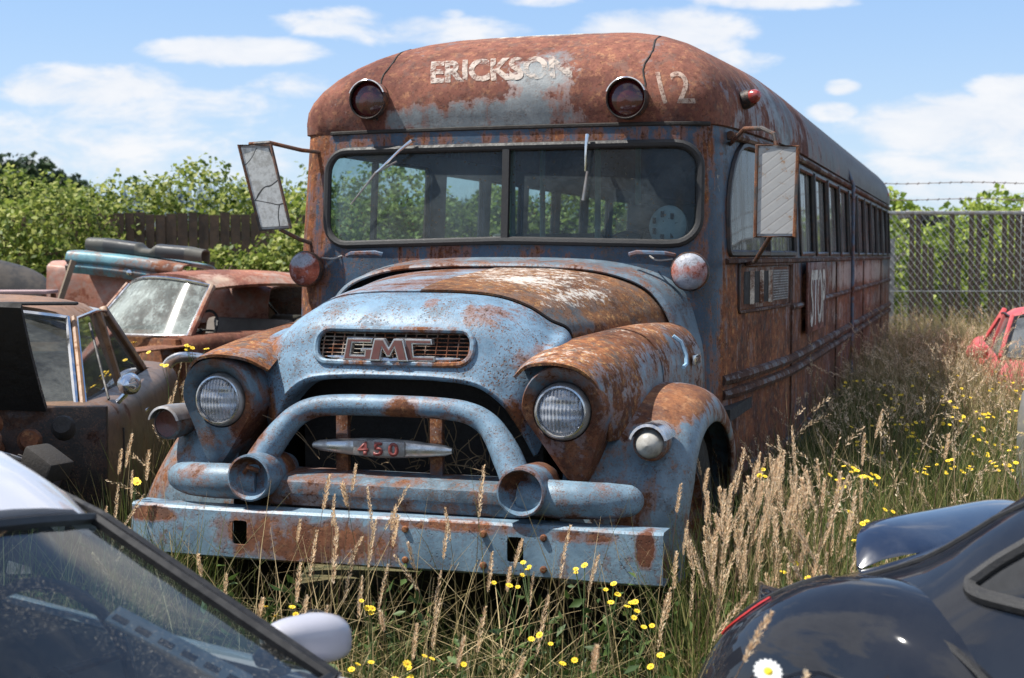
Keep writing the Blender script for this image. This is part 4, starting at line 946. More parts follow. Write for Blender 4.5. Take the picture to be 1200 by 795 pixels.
def make_car(root, stations, mat, glass, trim, cabin=None, roofz=1.4, wr=.58, wb=.72, ys=(1.3, 1.95, 3.1, 3.7), bulge=.12, roof_mat=None, wheels=(.75, 3.3), r=.31, W=.85, rim_mat=None, interior=None, rear_glass=True, side_glass=True, ctrim=True, bp=True, crown=.07, apw=.05, cpw=.14, pil_mat=None, fdrop=0.):
    roof_mat = roof_mat or mat; interior = interior or M_dark
    yc, yt, yr, yb = ys
    S = np.array([[(x, y, z) for x, z in car_section(w, top, bot, cr)] for (y, w, top, bot, cr) in stations])
    S = cr1(S, 5); full = mirror_net(S)
    belt = float(np.interp((yc + yb) / 2, [s[0] for s in stations], [s[2] for s in stations]))
    b = bmesh.new(); m = MB().grid(full, flip=True)
    n, k = full.shape[:2]
    m.f.append(tuple(range(k))); m.f.append(tuple((n - 1) * k + i for i in reversed(range(k))))
    me = m.mesh(); b.from_mesh(me)
    drop = [f for f in b.faces if len(f.verts) == 4 and yc + .06 < f.calc_center_median().y < yb - .06 and abs(f.calc_center_median().x) < wb + .02 and f.calc_center_median().z > belt - .07]
    bmesh.ops.delete(b, geom=drop, context='FACES'); b.to_mesh(me); b.free()
    body = finish('body', me, mat, root, 0)
    body.modifiers.new('solid', 'SOLIDIFY').thickness = .015; apply_mods(body)
    for yw in wheels:
        for s in (-1, 1):
            c = MB(); c.prism([(yw + (r + .06) * math.cos(q), r + (r + .06) * math.sin(q)) for q in np.linspace(0, 2 * math.pi, 25)[:-1]], lambda p, q: (s * (W - .28), p, q), lambda p, q: (s * (W + .2), p, q)); cut(body, c)
            t = MB().lathe([(r * .6, -.09), (r * .8, -.1), (r * .98, -.075), (r, 0), (r * .98, .075), (r * .8, .1), (r * .6, .09)], (s * (W - .12), yw, r - .02), axis=(s, 0, 0), n=28).build('wheel', M_black, root)
            MB().lathe([(r * .61, .085), (r * .5, .05), (r * .2, .07), (.001, .075)], (s * (W - .12), yw, r - .02), axis=(s, 0, 0), n=24).build('rim', rim_mat or M_steel, t)
    shade(body.data, 45)
    # cabin floor, seats, dash, wheel
    it = MB(); it.box((0, (yc + yb) / 2, .32), (W * 1.7, yb - yc + .3, .05)); it.build('cabin_floor', M_dark, root)
    for q, yy in enumerate((yc + .95, yb - .55)):
        if yy - yc < .8: continue
        st = MB(); st.box((0, yy, .52), (wb * 1.6, .5, .2)); so = st.build('seat', interior, root, bevel=.05)
        MB().box((0, yy + .28, .80), (wb * 1.6, .14, .52), rx=R(-12)).build('backrest', interior, so, bevel=.05)
    MB().box((0, yc + .16, belt - .09), (wb * 1.85, .32, .12)).build('dashboard', interior, root, bevel=.03)
    # roof
    rows = []
    for u in np.linspace(0, 1, 9):
        y = yt + (yr - yt) * u; e = .03 * (abs(u - .45) / .55) ** 2 * 1.6 + fdrop * max(0., 1 - u / .42) ** 2
        rows.append([(x * wr * (1 - .03 * abs(2 * u - 1) ** 3), y + (-.06 * (1 - x * x) if u < .5 else .05 * (1 - x * x)) * abs(2 * u - 1) ** 2, roofz - e + crown * (1 - abs(x) ** 2.6) - (.03 if abs(x) == 1 else 0)) for x in np.linspace(-1, 1, 15)])
    ro = MB().grid(np.array(rows)).build('roof', roof_mat, root, recalc=True, solid=.03, smooth=50)
    zt = roofz - .045; ztf = zt - fdrop
    def line(x0, y0, z0, x1, y1, z1, n=8): return np.array([(x0 + (x1 - x0) * u, y0 + (y1 - y0) * u, z0 + (z1 - z0) * u) for u in np.linspace(0, 1, n)])
    pil = {}
    for s in (-1, 1):
        pil['A', s] = line(s * wb, yc, belt - .01, s * wr * .985, yt, ztf); pil['C', s] = line(s * wb, yb, belt - .01, s * wr * .985, yr, zt)
        MB().tube(pil['A', s], apw / 2, 8, flat=1.3).build('pillar', pil_mat or roof_mat, root)
        c0, c1 = np.array((s * wb, yb - .06, belt - .02)), np.array((s * wr * .985, yr - .03, zt)); MB().beam(c0, c1, .05, cpw, up=(0, 1, 0)).build('pillar', roof_mat, root, bevel=.012)
        ym = (yc + .08 + yb) / 2
        if bp: MB().beam((s * wb, ym, belt - .02), (s * (wr + .005), ym + .05, zt), .04, .06, up=(0, 1, 0)).build('pillar', roof_mat, root)
        if side_glass:
            P = np.array([[np.array(pil['A', s][i]) * (1 - q) + np.array(pil['C', s][i]) * q for i in (0, 3, 7)] for q in (.03, .35, .65, .97)])
            MB().grid(P).build('side_window', glass, root)
        if ctrim: MB().tube(np.concatenate([pil['A', s][:-1], [(s * wr * .985, yt, ztf), (s * (wr + .006), (yt + yr) / 2, zt + .02), (s * wr * .985, yr, zt)], pil['C', s][::-1][1:]]) + np.array((s * .012, 0, 0)), .010, 6).build('side_trim', trim, root)
    def pane(a, b_, sgn, nm):
        zt_ = ztf if sgn < 0 else zt
        xs = np.linspace(-1, 1, 13); G = []
        for u in np.linspace(0, 1, 6):
            w = (wb - .03) * (1 - u) + (wr * .985 - .03) * u; y = a * (1 - u) + b_ * u; z = belt - .005 + (zt_ - belt + .005) * u
            G.append([(x * w, y + sgn * bulge * (1 - x * x) * (1 - .35 * u), z + crown * .75 * (1 - x * x) * u) for x in xs])
        G = np.array(G); o = MB().grid(G).build(nm, glass, root, recalc=True)
        loop = np.concatenate([G[0], G[1:, -1], G[-1][::-1][1:], G[::-1][1:-1, 0]])
        MB().tube(loop + np.array((0, sgn * .008, .004)), .014, 6, closed=True).build('window_trim', trim, o)
        return G
    wsG = pane(yc, yt, -1, 'windscreen')
    if rear_glass: pane(yb, yr, 1, 'rear_window')
    sw = MB(); cen = Vector((.36, yc + .42, belt + .02)); ax = Vector((0, -.9, .45)).normalized(); u = Vector((1, 0, 0)); v_ = ax.cross(u)
    sw.tube([cen + .19 * (math.cos(a) * u + math.sin(a) * v_) for a in np.linspace(0, 2 * math.pi, 25)[:-1]], .013, 6, closed=True)
    for a in (0, R(180), R(270)): sw.tube([cen, cen + .19 * (math.cos(a) * u + math.sin(a) * v_)], .01, 5)
    sw.tube([cen, cen + Vector((0, -.35, -.12))], .02, 6)
    sw.build('steering_wheel', M_black, root)
    return body, pil, wsG, belt

M_trimblk0 = simple('dull_black_trim', (.03, .03, .03), .6, dirt=.4)
# --- brown hardtop with its bonnet up and its front wings gone
M_brown = weather('brown_car_paint', (.20, .125, .078), (.15, .095, .062), -.10, pit=.3, grime=.6, rough=.38, up=.02, rust=((.10, .045, .025), (.20, .095, .045), (.27, .16, .08)))
M_brownroof = weather('brown_roof_paint', (.30, .170, .095), (.235, .135, .075), -.06, pit=.3, grime=.5, rough=.45, palereg=[(0, 2.0, 1.4, .8, .5, .2, .04)], rust=((.13, .06, .03), (.24, .12, .05), (.33, .2, .1)))
G_car = dirty_glass('car_glass', (.72, .80, .76), .22, (.30, .31, .29), refl=.9)
G_tan = dirty_glass('dusty_windscreen', (.60, .66, .62), .48, (.40, .45, .43), streaks=.3, refl=.35, grough=.06)
loc, a = heading((.125, -.99), (-2.06, 6.8), .70, 1.30)
bc = thing('brown_car', 'brown rusty hardtop car with its bonnet raised and its front wings missing', 'car', loc, a)
st = [(1.22, .80, .92, .24, .02), (1.5, .845, .93, .22, .02), (2.2, .86, .93, .22, .02), (3.0, .865, .92, .22, .02), (3.6, .86, .92, .23, .03), (4.2, .83, .90, .26, .04), (4.6, .76, .84, .32, .04), (4.72, .62, .72, .40, .03)]
body_b, pil, G, belt = make_car(bc, st, M_brown, G_car, M_chrome_clean, roofz=1.37, wr=.575, wb=.70, ys=(1.30, 1.86, 2.85, 3.6), roof_mat=M_brownroof, wheels=(3.75,), W=.86, apw=.034, cpw=.08)
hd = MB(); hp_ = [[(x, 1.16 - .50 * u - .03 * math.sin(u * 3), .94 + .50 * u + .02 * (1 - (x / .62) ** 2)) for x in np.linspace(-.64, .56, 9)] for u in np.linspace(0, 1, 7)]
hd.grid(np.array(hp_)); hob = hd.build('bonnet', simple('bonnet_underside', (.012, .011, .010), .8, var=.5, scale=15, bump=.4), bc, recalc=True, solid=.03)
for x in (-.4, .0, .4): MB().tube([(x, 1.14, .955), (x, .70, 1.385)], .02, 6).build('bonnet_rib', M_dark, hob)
wr_ = MB(); wr_.beam((-.6, 1.80, 1.405), (.60, 1.80, 1.405), .045, .018); wr_.build('windscreen_visor', M_black, bc, bevel=.01)
MB().box((0, 1.195, .595), (1.66, .05, .69)).build('bulkhead', weather('bulkhead_paint', (.022, .018, .016), (.015, .013, .012), -.02, rust=((.03, .017, .013), (.06, .03, .02), (.11, .06, .04))), bc, bevel=.01)
eb = MB(); eb.box((0, .65, .50), (.62, .8, .42)); eb.lathe([(.001, .07), (.17, .07), (.18, 0), (.17, -.1)], (0, .62, .78), axis=(0, 0, 1), n=20); eb.build('engine', simple('oily_engine', (.035, .03, .026), .6, var=.5, dirt=.5), bc, bevel=.02)
for s in (-1, 1):
    iw = MB(); iw.grid(np.array([[(s * x, y, z) for y, z in [(.25, .35), (.4, .50), (.62, .60), (.9, .62), (1.15, .70)]] for x in (.56, .62, .66)])); iw.build('inner_wing', weather('inner_wing_rust', (.05, .03, .022), (.03, .022, .018), .0, sc=2, rust=((.04, .022, .016), (.09, .04, .025), (.16, .08, .05))), bc, recalc=True, solid=.012)
    MB().beam((s * .46, -.05, .40), (s * .46, 1.25, .42), .08, .12).build('chassis_rail', M_rust, bc)
    t = MB().lathe([(.19, -.09), (.25, -.1), (.305, -.07), (.315, 0), (.305, .07), (.25, .1), (.19, .09)], (s * .70, .62, .30), axis=(s, 0, 0), n=26).build('wheel', M_black, bc)
    MB().lathe([(.19, .085), (.15, .04), (.06, .07), (.001, .07)], (s * .70, .62, .30), axis=(s, 0, 0), n=22).build('rim', M_rust, t)
MB().lathe([(.001, -.03), (.09, -.02), (.10, .02), (.095, .03)], (.50, .05, .62), n=24).build('headlamp_bucket', M_steel, bc)
rg = random.Random(8)
for k in range(9):
    p = [(rg.uniform(-.5, .62), rg.uniform(.2, 1.1), rg.uniform(.55, .85))]
    for j in range(3): p.append((p[-1][0] + rg.uniform(-.18, .18), p[-1][1] + rg.uniform(-.2, .2), p[-1][2] + rg.uniform(-.1, .12)))
    MB().tube(cr1(p, 4), rg.choice((.008, .014, .02)), 6).build('hose', rg.choice((M_black, M_rustbar, M_steel)), bc)
MB().lathe([(.001, .02), (.09, .02), (.13, .0), (.13, -.06), (.001, -.06)], (.40, .35, .66), axis=(.3, -1, .2), n=22).build('air_filter', M_rust, bc)
mr = MB(); mr.lathe([(.0005, -.065), (.03, -.055), (.048, -.02), (.055, .03), (.052, .036), (.0005, .034)], (.895, 1.42, 1.02), axis=(.25, 1, 0), n=24); mo = mr.build('door_mirror', M_chrome_clean, bc)
MB().tube([(.84, 1.45, .93), (.88, 1.44, .97), (.895, 1.44, 1.0)], .014, 8).build('mirror_stem', M_chrome_clean, mo)
MB().box((.868, 2.30, .80), (.02, .14, .022)).build('door_handle', M_chrome_clean, bc, bevel=.006)
MB().tube([(.79, 1.50, .94), (.645, 1.86, 1.30)], .007, 6).build('quarter_light_bar', M_trimblk0, bc)

M_greyv0 = simple('dusty_upholstery', (.16, .14, .125), .8, dirt=.4)
rg = random.Random(21)
for k in range(22):
    c = (rg.uniform(.0, .72), rg.uniform(.35, 1.15), rg.uniform(.55, .93)); mt = rg.choice((M_rust, M_rustbar, M_steel, M_dark, M_rust))
    if k % 3 == 0: MB().lathe([(.001, .03), (.04, .03), (.055, .0), (.05, -.05), (.001, -.05)], c, axis=(rg.uniform(-1, 1), -1, rg.uniform(-.5, 1)), n=14).build('engine_part', mt, bc)
    elif k % 3 == 1: MB().box(c, (rg.uniform(.06, .2), rg.uniform(.05, .16), rg.uniform(.05, .14)), rz=rg.uniform(0, 3), ry=rg.uniform(-.5, .5)).build('engine_part', mt, bc, bevel=.012)
    else: MB().tube(cr1([c, (c[0] + rg.uniform(-.2, .2), c[1] - .1, c[2] + rg.uniform(-.05, .1)), (c[0] + rg.uniform(-.3, .3), c[1] - .2, c[2] - .1)], 5), rg.uniform(.008, .02), 6).build('engine_part', mt, bc)
# --- two-tone rusty saloon
M_sal = weather('saloon_paint', (.20, .075, .048), (.14, .058, .04), .03, pit=.3, grime=.5, rust=((.115, .045, .028), (.19, .075, .045), (.30, .16, .09)))
M_salroof = weather('saloon_roof_paint', (.47, .36, .27), (.37, .27, .20), .0, regions=[(0, 2.2, 1.5, .5, .9, .2, .12)], pit=.2, grime=.4, rust=((.22, .085, .058), (.30, .125, .085), (.42, .24, .15)))
loc, a = heading((-.64, -.77), (-2.72, 12.0), .74, 1.45)
sc_ = thing('rusty_saloon', 'rusty red saloon with a cream stained roof and dusty windscreen, no bonnet', 'car', loc, a)
st = [(1.36, .84, .95, .26, .02), (1.7, .875, .97, .24, .02), (2.4, .885, .97, .24, .02), (3.4, .885, .97, .24, .02), (4.2, .86, .96, .26, .04), (4.9, .80, .90, .32, .05), (5.1, .7, .80, .4, .04)]
body_s, pil, G, belt = make_car(sc_, st, M_sal, G_tan, M_chrome_clean, roofz=1.43, wr=.62, wb=.74, ys=(1.45, 1.80, 3.2, 3.75), bulge=.22, roof_mat=M_salroof, wheels=(4.0,), W=.88, ctrim=False, bp=False, interior=M_greyv0, side_glass=False, cpw=.10, crown=.09)
MB().box((0, 1.32, .66), (1.5, .06, .58)).build('bulkhead', M_rust, sc_, bevel=.01)
for s in (-1, 1):
    iw = MB(); iw.grid(np.array([[(s * x, y, z) for y, z in [(.05, .40), (.2, .70), (.5, .86), (.95, .88), (1.35, .90)]] for x in (.52, .66, .86)])); iw.build('front_wing', weather('front_wing_paint', (.27, .13, .085), (.18, .12, .10), .04, sc=2), sc_, recalc=True, solid=.012)
    t = MB().lathe([(.2, -.09), (.27, -.1), (.325, -.07), (.335, 0), (.325, .07), (.27, .1), (.2, .09)], (s * .72, .7, .32), axis=(s, 0, 0), n=26).build('wheel', M_black, sc_)
    MB().lathe([(.2, .085), (.15, .04), (.06, .07), (.001, .07)], (s * .72, .7, .32), axis=(s, 0, 0), n=22).build('rim', M_rust, t)
eb = MB(); eb.box((0, .75, .56), (.6, .85, .4)); eb.build('engine', simple('rusty_engine', (.10, .05, .035), .8, var=.5, dirt=.5), sc_, bevel=.04)
cbm = MB(); cbm.tube(cr1([(-.9, .25, .52), (-.8, .0, .52), (-.3, -.10, .52), (.3, -.10, .52), (.8, .0, .52), (.9, .25, .52)], 6), .055, 10, flat=1.3); cbm.build('front_bumper', M_chrome, sc_)
# loose chrome trim hanging at the nose of the saloon
cl = MB(); cl.tube(cr1([(-2.35, 9.55, .60), (-2.33, 9.5, .86), (-2.24, 9.48, .965), (-2.05, 9.5, .955), (-1.93, 9.55, .88), (-1.90, 9.6, .70), (-1.90, 9.65, .05)], 6), .022, 10, flat=1.6)
tag(cl.build('bumper_strip', M_chrome_clean), 'bent strip of chrome bumper sticking up out of the grass between two wrecks', 'bumper')

# --- stack of loose body parts behind the saloon
M_salmon = weather('salmon_panel_paint', (.46, .185, .125), (.42, .30, .25), -.04, pit=.1, grime=.2, palereg=[(.1, 0, .95, .5, .4, .3, .16)], palecol=(.66, .52, .46), rust=((.30, .10, .06), (.38, .15, .085), (.45, .22, .13)))
sp_ = thing('wreck_shell', 'salmon red body shell of a wreck under the turquoise lid', 'car body', (-3.95, 14.2, 0), R(-8))
m = MB(); G = []
for u in np.linspace(0, 1, 9):
    x = -.72 + 2.3 * u; top = 1.60 - .20 * u - .06 * u * u
    G.append([(x, 0 + .03 * math.sin(u * 3), .25), (x, -.04, .7), (x, -.05, 1.1), (x, -.02, top - .10), (x, .06, top - .02), (x, .22, top), (x, .9, top), (x, 1.25, top - .05), (x, 1.32, top - .25), (x, 1.3, .3)])
G = np.array(G); m.grid(cr1(np.swapaxes(G, 0, 1), 4)); m.build('side_panel', M_salmon, sp_, recalc=True, solid=.02, smooth=50)
MB().box((-.73, .62, .9), (.03, 1.2, 1.3)).build('end_panel', weather('end_panel_paint', (.50, .40, .36), (.42, .33, .3), -.05), sp_, bevel=.01)
M_turq = weather('turquoise_lid_paint', (.115, .27, .33), (.16, .33, .38), -.055, regions=[(.6, 0, 0, .5, .4, .2, .12)], pit=.3, grime=.4, rust=((.20, .08, .045), (.30, .13, .075), (.40, .22, .13)))
td = MB(); pr = cr1([(-.03, -.17), (-.07, -.10), (-.045, -.065), (-.075, -.04), (-.06, .03), (.0, .055), (.25, .06), (.6, .05), (.75, .0)], 4)
td.grid(np.array([[(x, y, z - .018 * (x / .62) ** 2 * (1 if z > -.1 else .6)) for y, z in pr] for x in np.linspace(-.62, .62, 13)]))
tl = td.build('turquoise_lid', M_turq, None, recalc=True, solid=.015, smooth=50); tl.location = (-3.78, 13.98, 1.592); tl.rotation_euler = (0, R(6.5), R(-12))
tag(tl, 'turquoise boot lid lying across the salmon wreck shell', 'car part')
MB().lathe([(.03, 0), (.028, .02), (.0005, .03)], (.08, -.075, -.10), n=14).build('lock', M_chrome_clean, tl)
bs = thing('bench_seat', 'old grey bench seat back lying on the turquoise lid', 'car seat', (-3.74, 14.15, 1.655), R(-12))
bs.rotation_euler = (0, R(5.5), R(-12))
M_greyv = simple('grey_vinyl', (.065, .068, .062), .6, var=.3, scale=10, dirt=.4, dirtcol=(.11, .10, .08)); M_greyv2 = simple('dark_vinyl', (.035, .037, .040), .55, var=.3, scale=10)
def seat_piece(x0, x1, h0, h1, mat):
    G = []
    for u in np.linspace(0, 1, 7):
        x = x0 + (x1 - x0) * u; h = h0 + (h1 - h0) * (u * u * (3 - 2 * u)); G.append([(x, yy, zz) for yy, zz in [(-.08, 0), (-.10, h * .4), (-.085, h * .85), (-.03, h), (.06, h), (.11, h * .8), (.12, .0)]])
    MB().grid(cr1(np.swapaxes(np.array(G), 0, 1), 3)).build('cushion', mat, bs, recalc=True, solid=.015, smooth=60)
for q in ((-.50, -.31, .125, .135, M_greyv), (-.31, .03, .135, .125, M_greyv2), (.03, .10, .125, .075, M_greyv), (.10, .18, .075, .075, M_greyv), (.18, .25, .075, .13, M_greyv), (.25, .56, .13, .135, M_greyv2), (.56, .74, .135, .12, M_greyv)): seat_piece(*q)
# black wreck and junk at the far left edge
bw = thing('black_wreck', 'black wreck with a rounded wing beside the salmon shell, at the left edge', 'car', (-5.6, 14.6, 0), R(20))
m = MB(); G = [[(x, y, z) for y, z in [(-.1, .3), (-.14, .8), (-.1, 1.25), (.1, h), (.5, h + .03), (1.0, h), (1.2, 1.2), (1.2, .3)]] for x, h in ((-1.6, 1.42), (-.9, 1.60), (-.2, 1.64), (.35, 1.56), (.75, 1.42), (.95, 1.15))]
m.grid(surf(G, 4, 4)); m.build('wing', simple('dull_black_paint', (.02, .02, .021), .6, dirt=.5, scale=8), bw, recalc=True, solid=.02, smooth=60)
mm = MB(); mm.lathe([(.001, .05), (.07, .04), (.10, 0), (.10, -.10), (.06, -.13)], (0, 0, 0), n=20); mo = mm.build('mirror_housing', simple('pale_lilac_paint', (.50, .53, .62), .3, coat=.5), bw); mo.location = (-.03, -1.0, 1.52)
MB().tube([(.0, -1.0, 1.42), (.02, -.6, 1.3), (.05, -.1, 1.2)], .02, 6).build('mirror_arm', M_black, bw)
ws_ = MB(); ws_.beam((-4.75, 13.6, .0), (-4.28, 13.9, 1.60), .05, .05); tag(ws_.build('wooden_post', simple('grey_timber', (.20, .155, .11), .85, var=.3, scale=14, dirt=.4)), 'leaning grey timber post against the salmon shell', 'post')
jt = thing('junk_rack', 'low rack of junk with a dusty pink top in front of the black wreck', 'rack', (-4.55, 12.9, 0), R(5))
MB().box((0, 0, 1.32), (.75, .45, .03)).build('top', simple('dusty_pink_board', (.36, .25, .25), .7, dirt=.3), jt, bevel=.006)
for x in (-.34, .34):
    for y in (-.18, .18): MB().box((x, y, .65), (.04, .04, 1.3)).build('leg', M_rustbar, jt)
MB().box((0, 0, .95), (.7, .4, .03)).build('shelf', M_dark, jt)
rg = random.Random(3)
for k in range(6):
    MB().lathe([(.001, .07), (.05, .07), (.055, .0), (.05, -.06), (.001, -.06)], (-.28 + k * .11, rg.uniform(-.1, .1), 1.03), axis=(rg.uniform(-.3, .3), rg.uniform(-.3, .3), 1), n=10).build('junk_tin', simple('tin_%d' % k if False else 'old_tin', rg.choice([(.2, .19, .17), (.12, .06, .04), (.06, .06, .065), (.3, .28, .25)]), .5, .4, dirt=.5), jt)

# --- silver coupe close to the camera
M_silver = simple('silver_car_paint', (.50, .505, .55), .35, .0, .03, 5, coat=1.0, dirt=.10, dirtcol=(.36, .34, .31))
G_sil = dirty_glass('tinted_windscreen', (.54, .65, .68), .02, (.46, .45, .42), refl=1.5, sc=1.6, specks=.5)
M_trimblk = simple('black_trim', (.012, .012, .013), .42, var=.3, scale=40)
loc, a = heading((.85, -.53), (-.872, 3.02), .60, 1.95)
si = thing('silver_coupe', 'silver coupe close by with dusty dark windscreen and pale door mirror', 'car', loc, a)
st = [(0, .62, .56, .26, .03), (.12, .74, .62, .22, .04), (.5, .83, .70, .2, .05), (1.0, .855, .73, .2, .04), (1.4, .86, .76, .2, .02), (2.2, .87, .79, .2, .02), (3.2, .87, .84, .2, .02), (3.8, .84, .86, .22, .03), (4.2, .74, .82, .3, .03), (4.3, .6, .7, .36, .02)]
body_c, pil, G, belt = make_car(si, st, M_silver, G_sil, M_trimblk, roofz=1.225, fdrop=.09, wr=.60, wb=.72, ys=(1.42, 1.95, 2.85, 3.55), bulge=.10, W=.86, wheels=(.78, 3.35), interior=simple('dark_grey_plastic', (.030, .036, .048), .6), crown=.065, apw=.022, pil_mat=M_trimblk)
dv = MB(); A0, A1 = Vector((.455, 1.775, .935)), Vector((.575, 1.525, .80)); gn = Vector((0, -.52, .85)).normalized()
pv_ = thing('slotted_strip', 'pale grey slotted strip floating just behind the windscreen of the silver coupe', 'car part', loc, a)  # hangs free just under the glass, placed along the line of sight
dv.beam(A0, A1, .062, .010, up=gn); ls = dv.build('strip', simple('pale_grey_strip', (.85, .88, .88), .5, dirt=.25), pv_, bevel=.003)
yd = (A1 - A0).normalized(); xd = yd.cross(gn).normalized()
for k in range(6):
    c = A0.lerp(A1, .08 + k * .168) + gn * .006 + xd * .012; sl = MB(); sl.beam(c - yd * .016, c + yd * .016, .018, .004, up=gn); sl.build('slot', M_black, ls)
# door mirror
mg = []
for u in np.linspace(0, 1, 10):
    e = float(np.interp(u, [0, .08, .3, .7, .88, .96, 1], [.35, .62, .9, 1.08, .98, .78, .45]))
    mg.append([(.715 + .185 * u + .0, 1.60 + (.055 * e) * math.cos(t_) - .05 * u,   .843 + .052 * e * math.copysign(abs(math.sin(t_)) ** .75, math.sin(t_)) - .022 * u) for t_ in np.linspace(0, 2 * math.pi, 21)[:-1]])
mo = MB().grid(np.array(mg), cv=True); mo.f.append(tuple(range(20))); mo.f.append(tuple(range(199, 179, -1)))
dm = mo.build('door_mirror', simple('mirror_paint', (.36, .36, .41), .35, 0, .05, 8, coat=.6, dirt=.15, dirtcol=(.3, .29, .27)), si, recalc=True, smooth=60)
MB().tube([(.865, 1.585 + .056 * math.cos(q), .826 + .054 * math.sin(q)) for q in np.linspace(0, 2 * math.pi, 25)[:-1]], .0022, 5, closed=True).build('mirror_seam', M_trimblk, dm)
MB().beam((.70, 1.60, .80), (.745, 1.60, .825), .05, .035).build('mirror_foot', M_trimblk, dm, bevel=.008)

# --- dark blue rounded coupe with a spoiler, close on the right
M_navy = simple('navy_car_paint', (.009, .011, .017), .22, 0., .1, 4, coat=1.0, spec=.0, dirt=.06, dirtcol=(.10, .10, .10))
M_navywing = simple('navy_spoiler_paint', (.012, .019, .040), .15, 0., .1, 6, coat=.8, dirt=.15, dirtcol=(.12, .13, .15))
G_navy = dirty_glass('dark_side_glass', (.16, .22, .30), .05, (.3, .32, .35), refl=2.0)
loc, a = heading((.62, -.78), (.79, 3.3), -.85, -.55)
nv = thing('navy_coupe', 'glossy dark blue rounded coupe with a lifted rear spoiler', 'car', loc, a)
def ntop(s): return float(np.interp(s, [0, .10, .25, .45, .62, .80, 1.0, 1.3, 1.8, 2.4, 2.7, 2.95, 3.3, 3.8, 4.0], [.50, .68, .80, .89, .98, 1.13, 1.255, 1.345, 1.36, 1.26, 1.08, .90, .84, .72, .5]))
SN = np.concatenate([np.linspace(0, 1.4, 22), np.linspace(1.5, 4.0, 20)]); G = []
for s in SN:
    top = ntop(s); e = float(np.interp(s, [0, .12, .35, .8, 3.2, 3.7, 4.0], [.60, .74, .86, .92, .92, .84, .6])); k = (top - .78) / (1.34 - .78)
    P = [(0, 1.34), (.30, 1.325), (.52, 1.27), (.655, 1.165), (.745, 1.02), (.815, .86), (.86, .74), (.885, .6), (.88, .42), (.84, .22)]
    G.append([(x / .9 * e, -s, (.78 + (z - .78) * k if z > .78 else (z if top > .80 else .22 + (z - .22) * (top - .22) / (.58)))) for x, z in P])
nb = MB().grid(mirror_net(cr1(np.swapaxes(np.array(G), 0, 1), 4).swapaxes(0, 1)))
nbody = nb.build('body', M_navy, nv, recalc=True, smooth=70)
def navy_side(s, z):
    bvh = NAVY_BVH; h, n, _, _ = bvh.ray_cast(Vector((-3, -s, z)), Vector((1, 0, 0))); return h, n
b = bmesh.new(); b.from_mesh(nbody.data); NAVY_BVH = BVHTree.FromBMesh(b); b.free()
# quarter window with thick rubber
QW = cr1([(.83, .925), (.90, .99), (1.05, 1.09), (1.28, 1.165), (1.55, 1.185), (1.75, 1.15), (1.80, 1.0), (1.72, .92), (1.3, .905), (.95, .902), (.85, .907), (.83, .925)], 5)[:-1]
ring = [tuple(navy_side(s, z)[0] + Vector((-.004, 0, 0))) for s, z in QW]
MB().tube(ring, .019, 8, closed=True).build('window_rubber', M_black, nv)
cs, cz = np.mean(QW, 0); fan_ = [[tuple(navy_side(cs + (s - cs) * q, cz + (z - cz) * q)[0] + Vector((-.003, 0, 0))) for s, z in QW] for q in (.02, .35, .7, 1.0)]
MB().grid(np.array(fan_), cv=True).build('quarter_window', G_navy, nv)
# swollen rear wing with its seam and an empty tail-lamp hole
for sd in (-1, 1):
    fg = []
    for th in np.linspace(R(-4), R(184), 34):
        row = []
        for ph in np.linspace(R(-62), R(78), 20):
            cy, sy = math.cos(th), math.sin(th); w = math.cos(ph)
            rr = 1.0
            row.append((sd * (.76 + .255 * math.sin(ph) * (1 if ph > 0 else 1)), -.60 + .60 * cy * abs(w) ** .62, .36 + .525 * max(-.1, sy) * abs(w) ** .62))
        fg.append(row)
    MB().grid(np.array(fg)).build('rear_wing', M_navy, nv, recalc=True, smooth=70)
b = bmesh.new()
for o in nv.children:
    if o.name.startswith('rear_wing'): b.from_mesh(o.data)
WING_BVH = BVHTree.FromBMesh(b); b.free()
def wing_top(x, s, off=.004):
    h, n, _, _ = WING_BVH.ray_cast(Vector((x, -s, 3)), Vector((0, 0, -1))); return (h + n * off * (1 if n.z > 0 else -1)) if h else Vector((x, -s, .5))
LH = [(-.74 - .085 * math.cos(q), .245 + .15 * math.sin(q) ) for q in np.linspace(0, 2 * math.pi, 25)[:-1]]
cxy = np.mean(LH, 0); G = [[tuple(wing_top(cxy[0] + (x - cxy[0]) * q, cxy[1] + (s - cxy[1]) * q, .004)) for x, s in LH] for q in (.02, .5, 1.)]
MB().grid(np.array(G), cv=True).build('lamp_opening', M_dark, nv)
MB().tube([wing_top(x, s, .002) for x, s in LH], .006, 6, closed=True).build('lamp_rubber', M_black, nv)
RL = [wing_top(-.835 - .02 * math.sin(u * 3.1), .14 + .16 * u, .002) for u in np.linspace(0, 1, 9)]
MB().tube(RL, .0042, 6).build('tail_lamp_edge', simple('red_plastic', (.45, .03, .03), .3, coat=.5), nv)
# black seam between wing and body
seam = []
for q in np.linspace(R(20), R(176), 30):
    s_ = .60 - .585 * math.cos(q); z_ = .36 + .475 * math.sin(q); h, n = navy_side(s_, z_); 
    if h: seam.append(h + Vector((-.012, 0, .005)))
MB().tube(seam, .009, 6).build('wing_seam', M_black, nv)
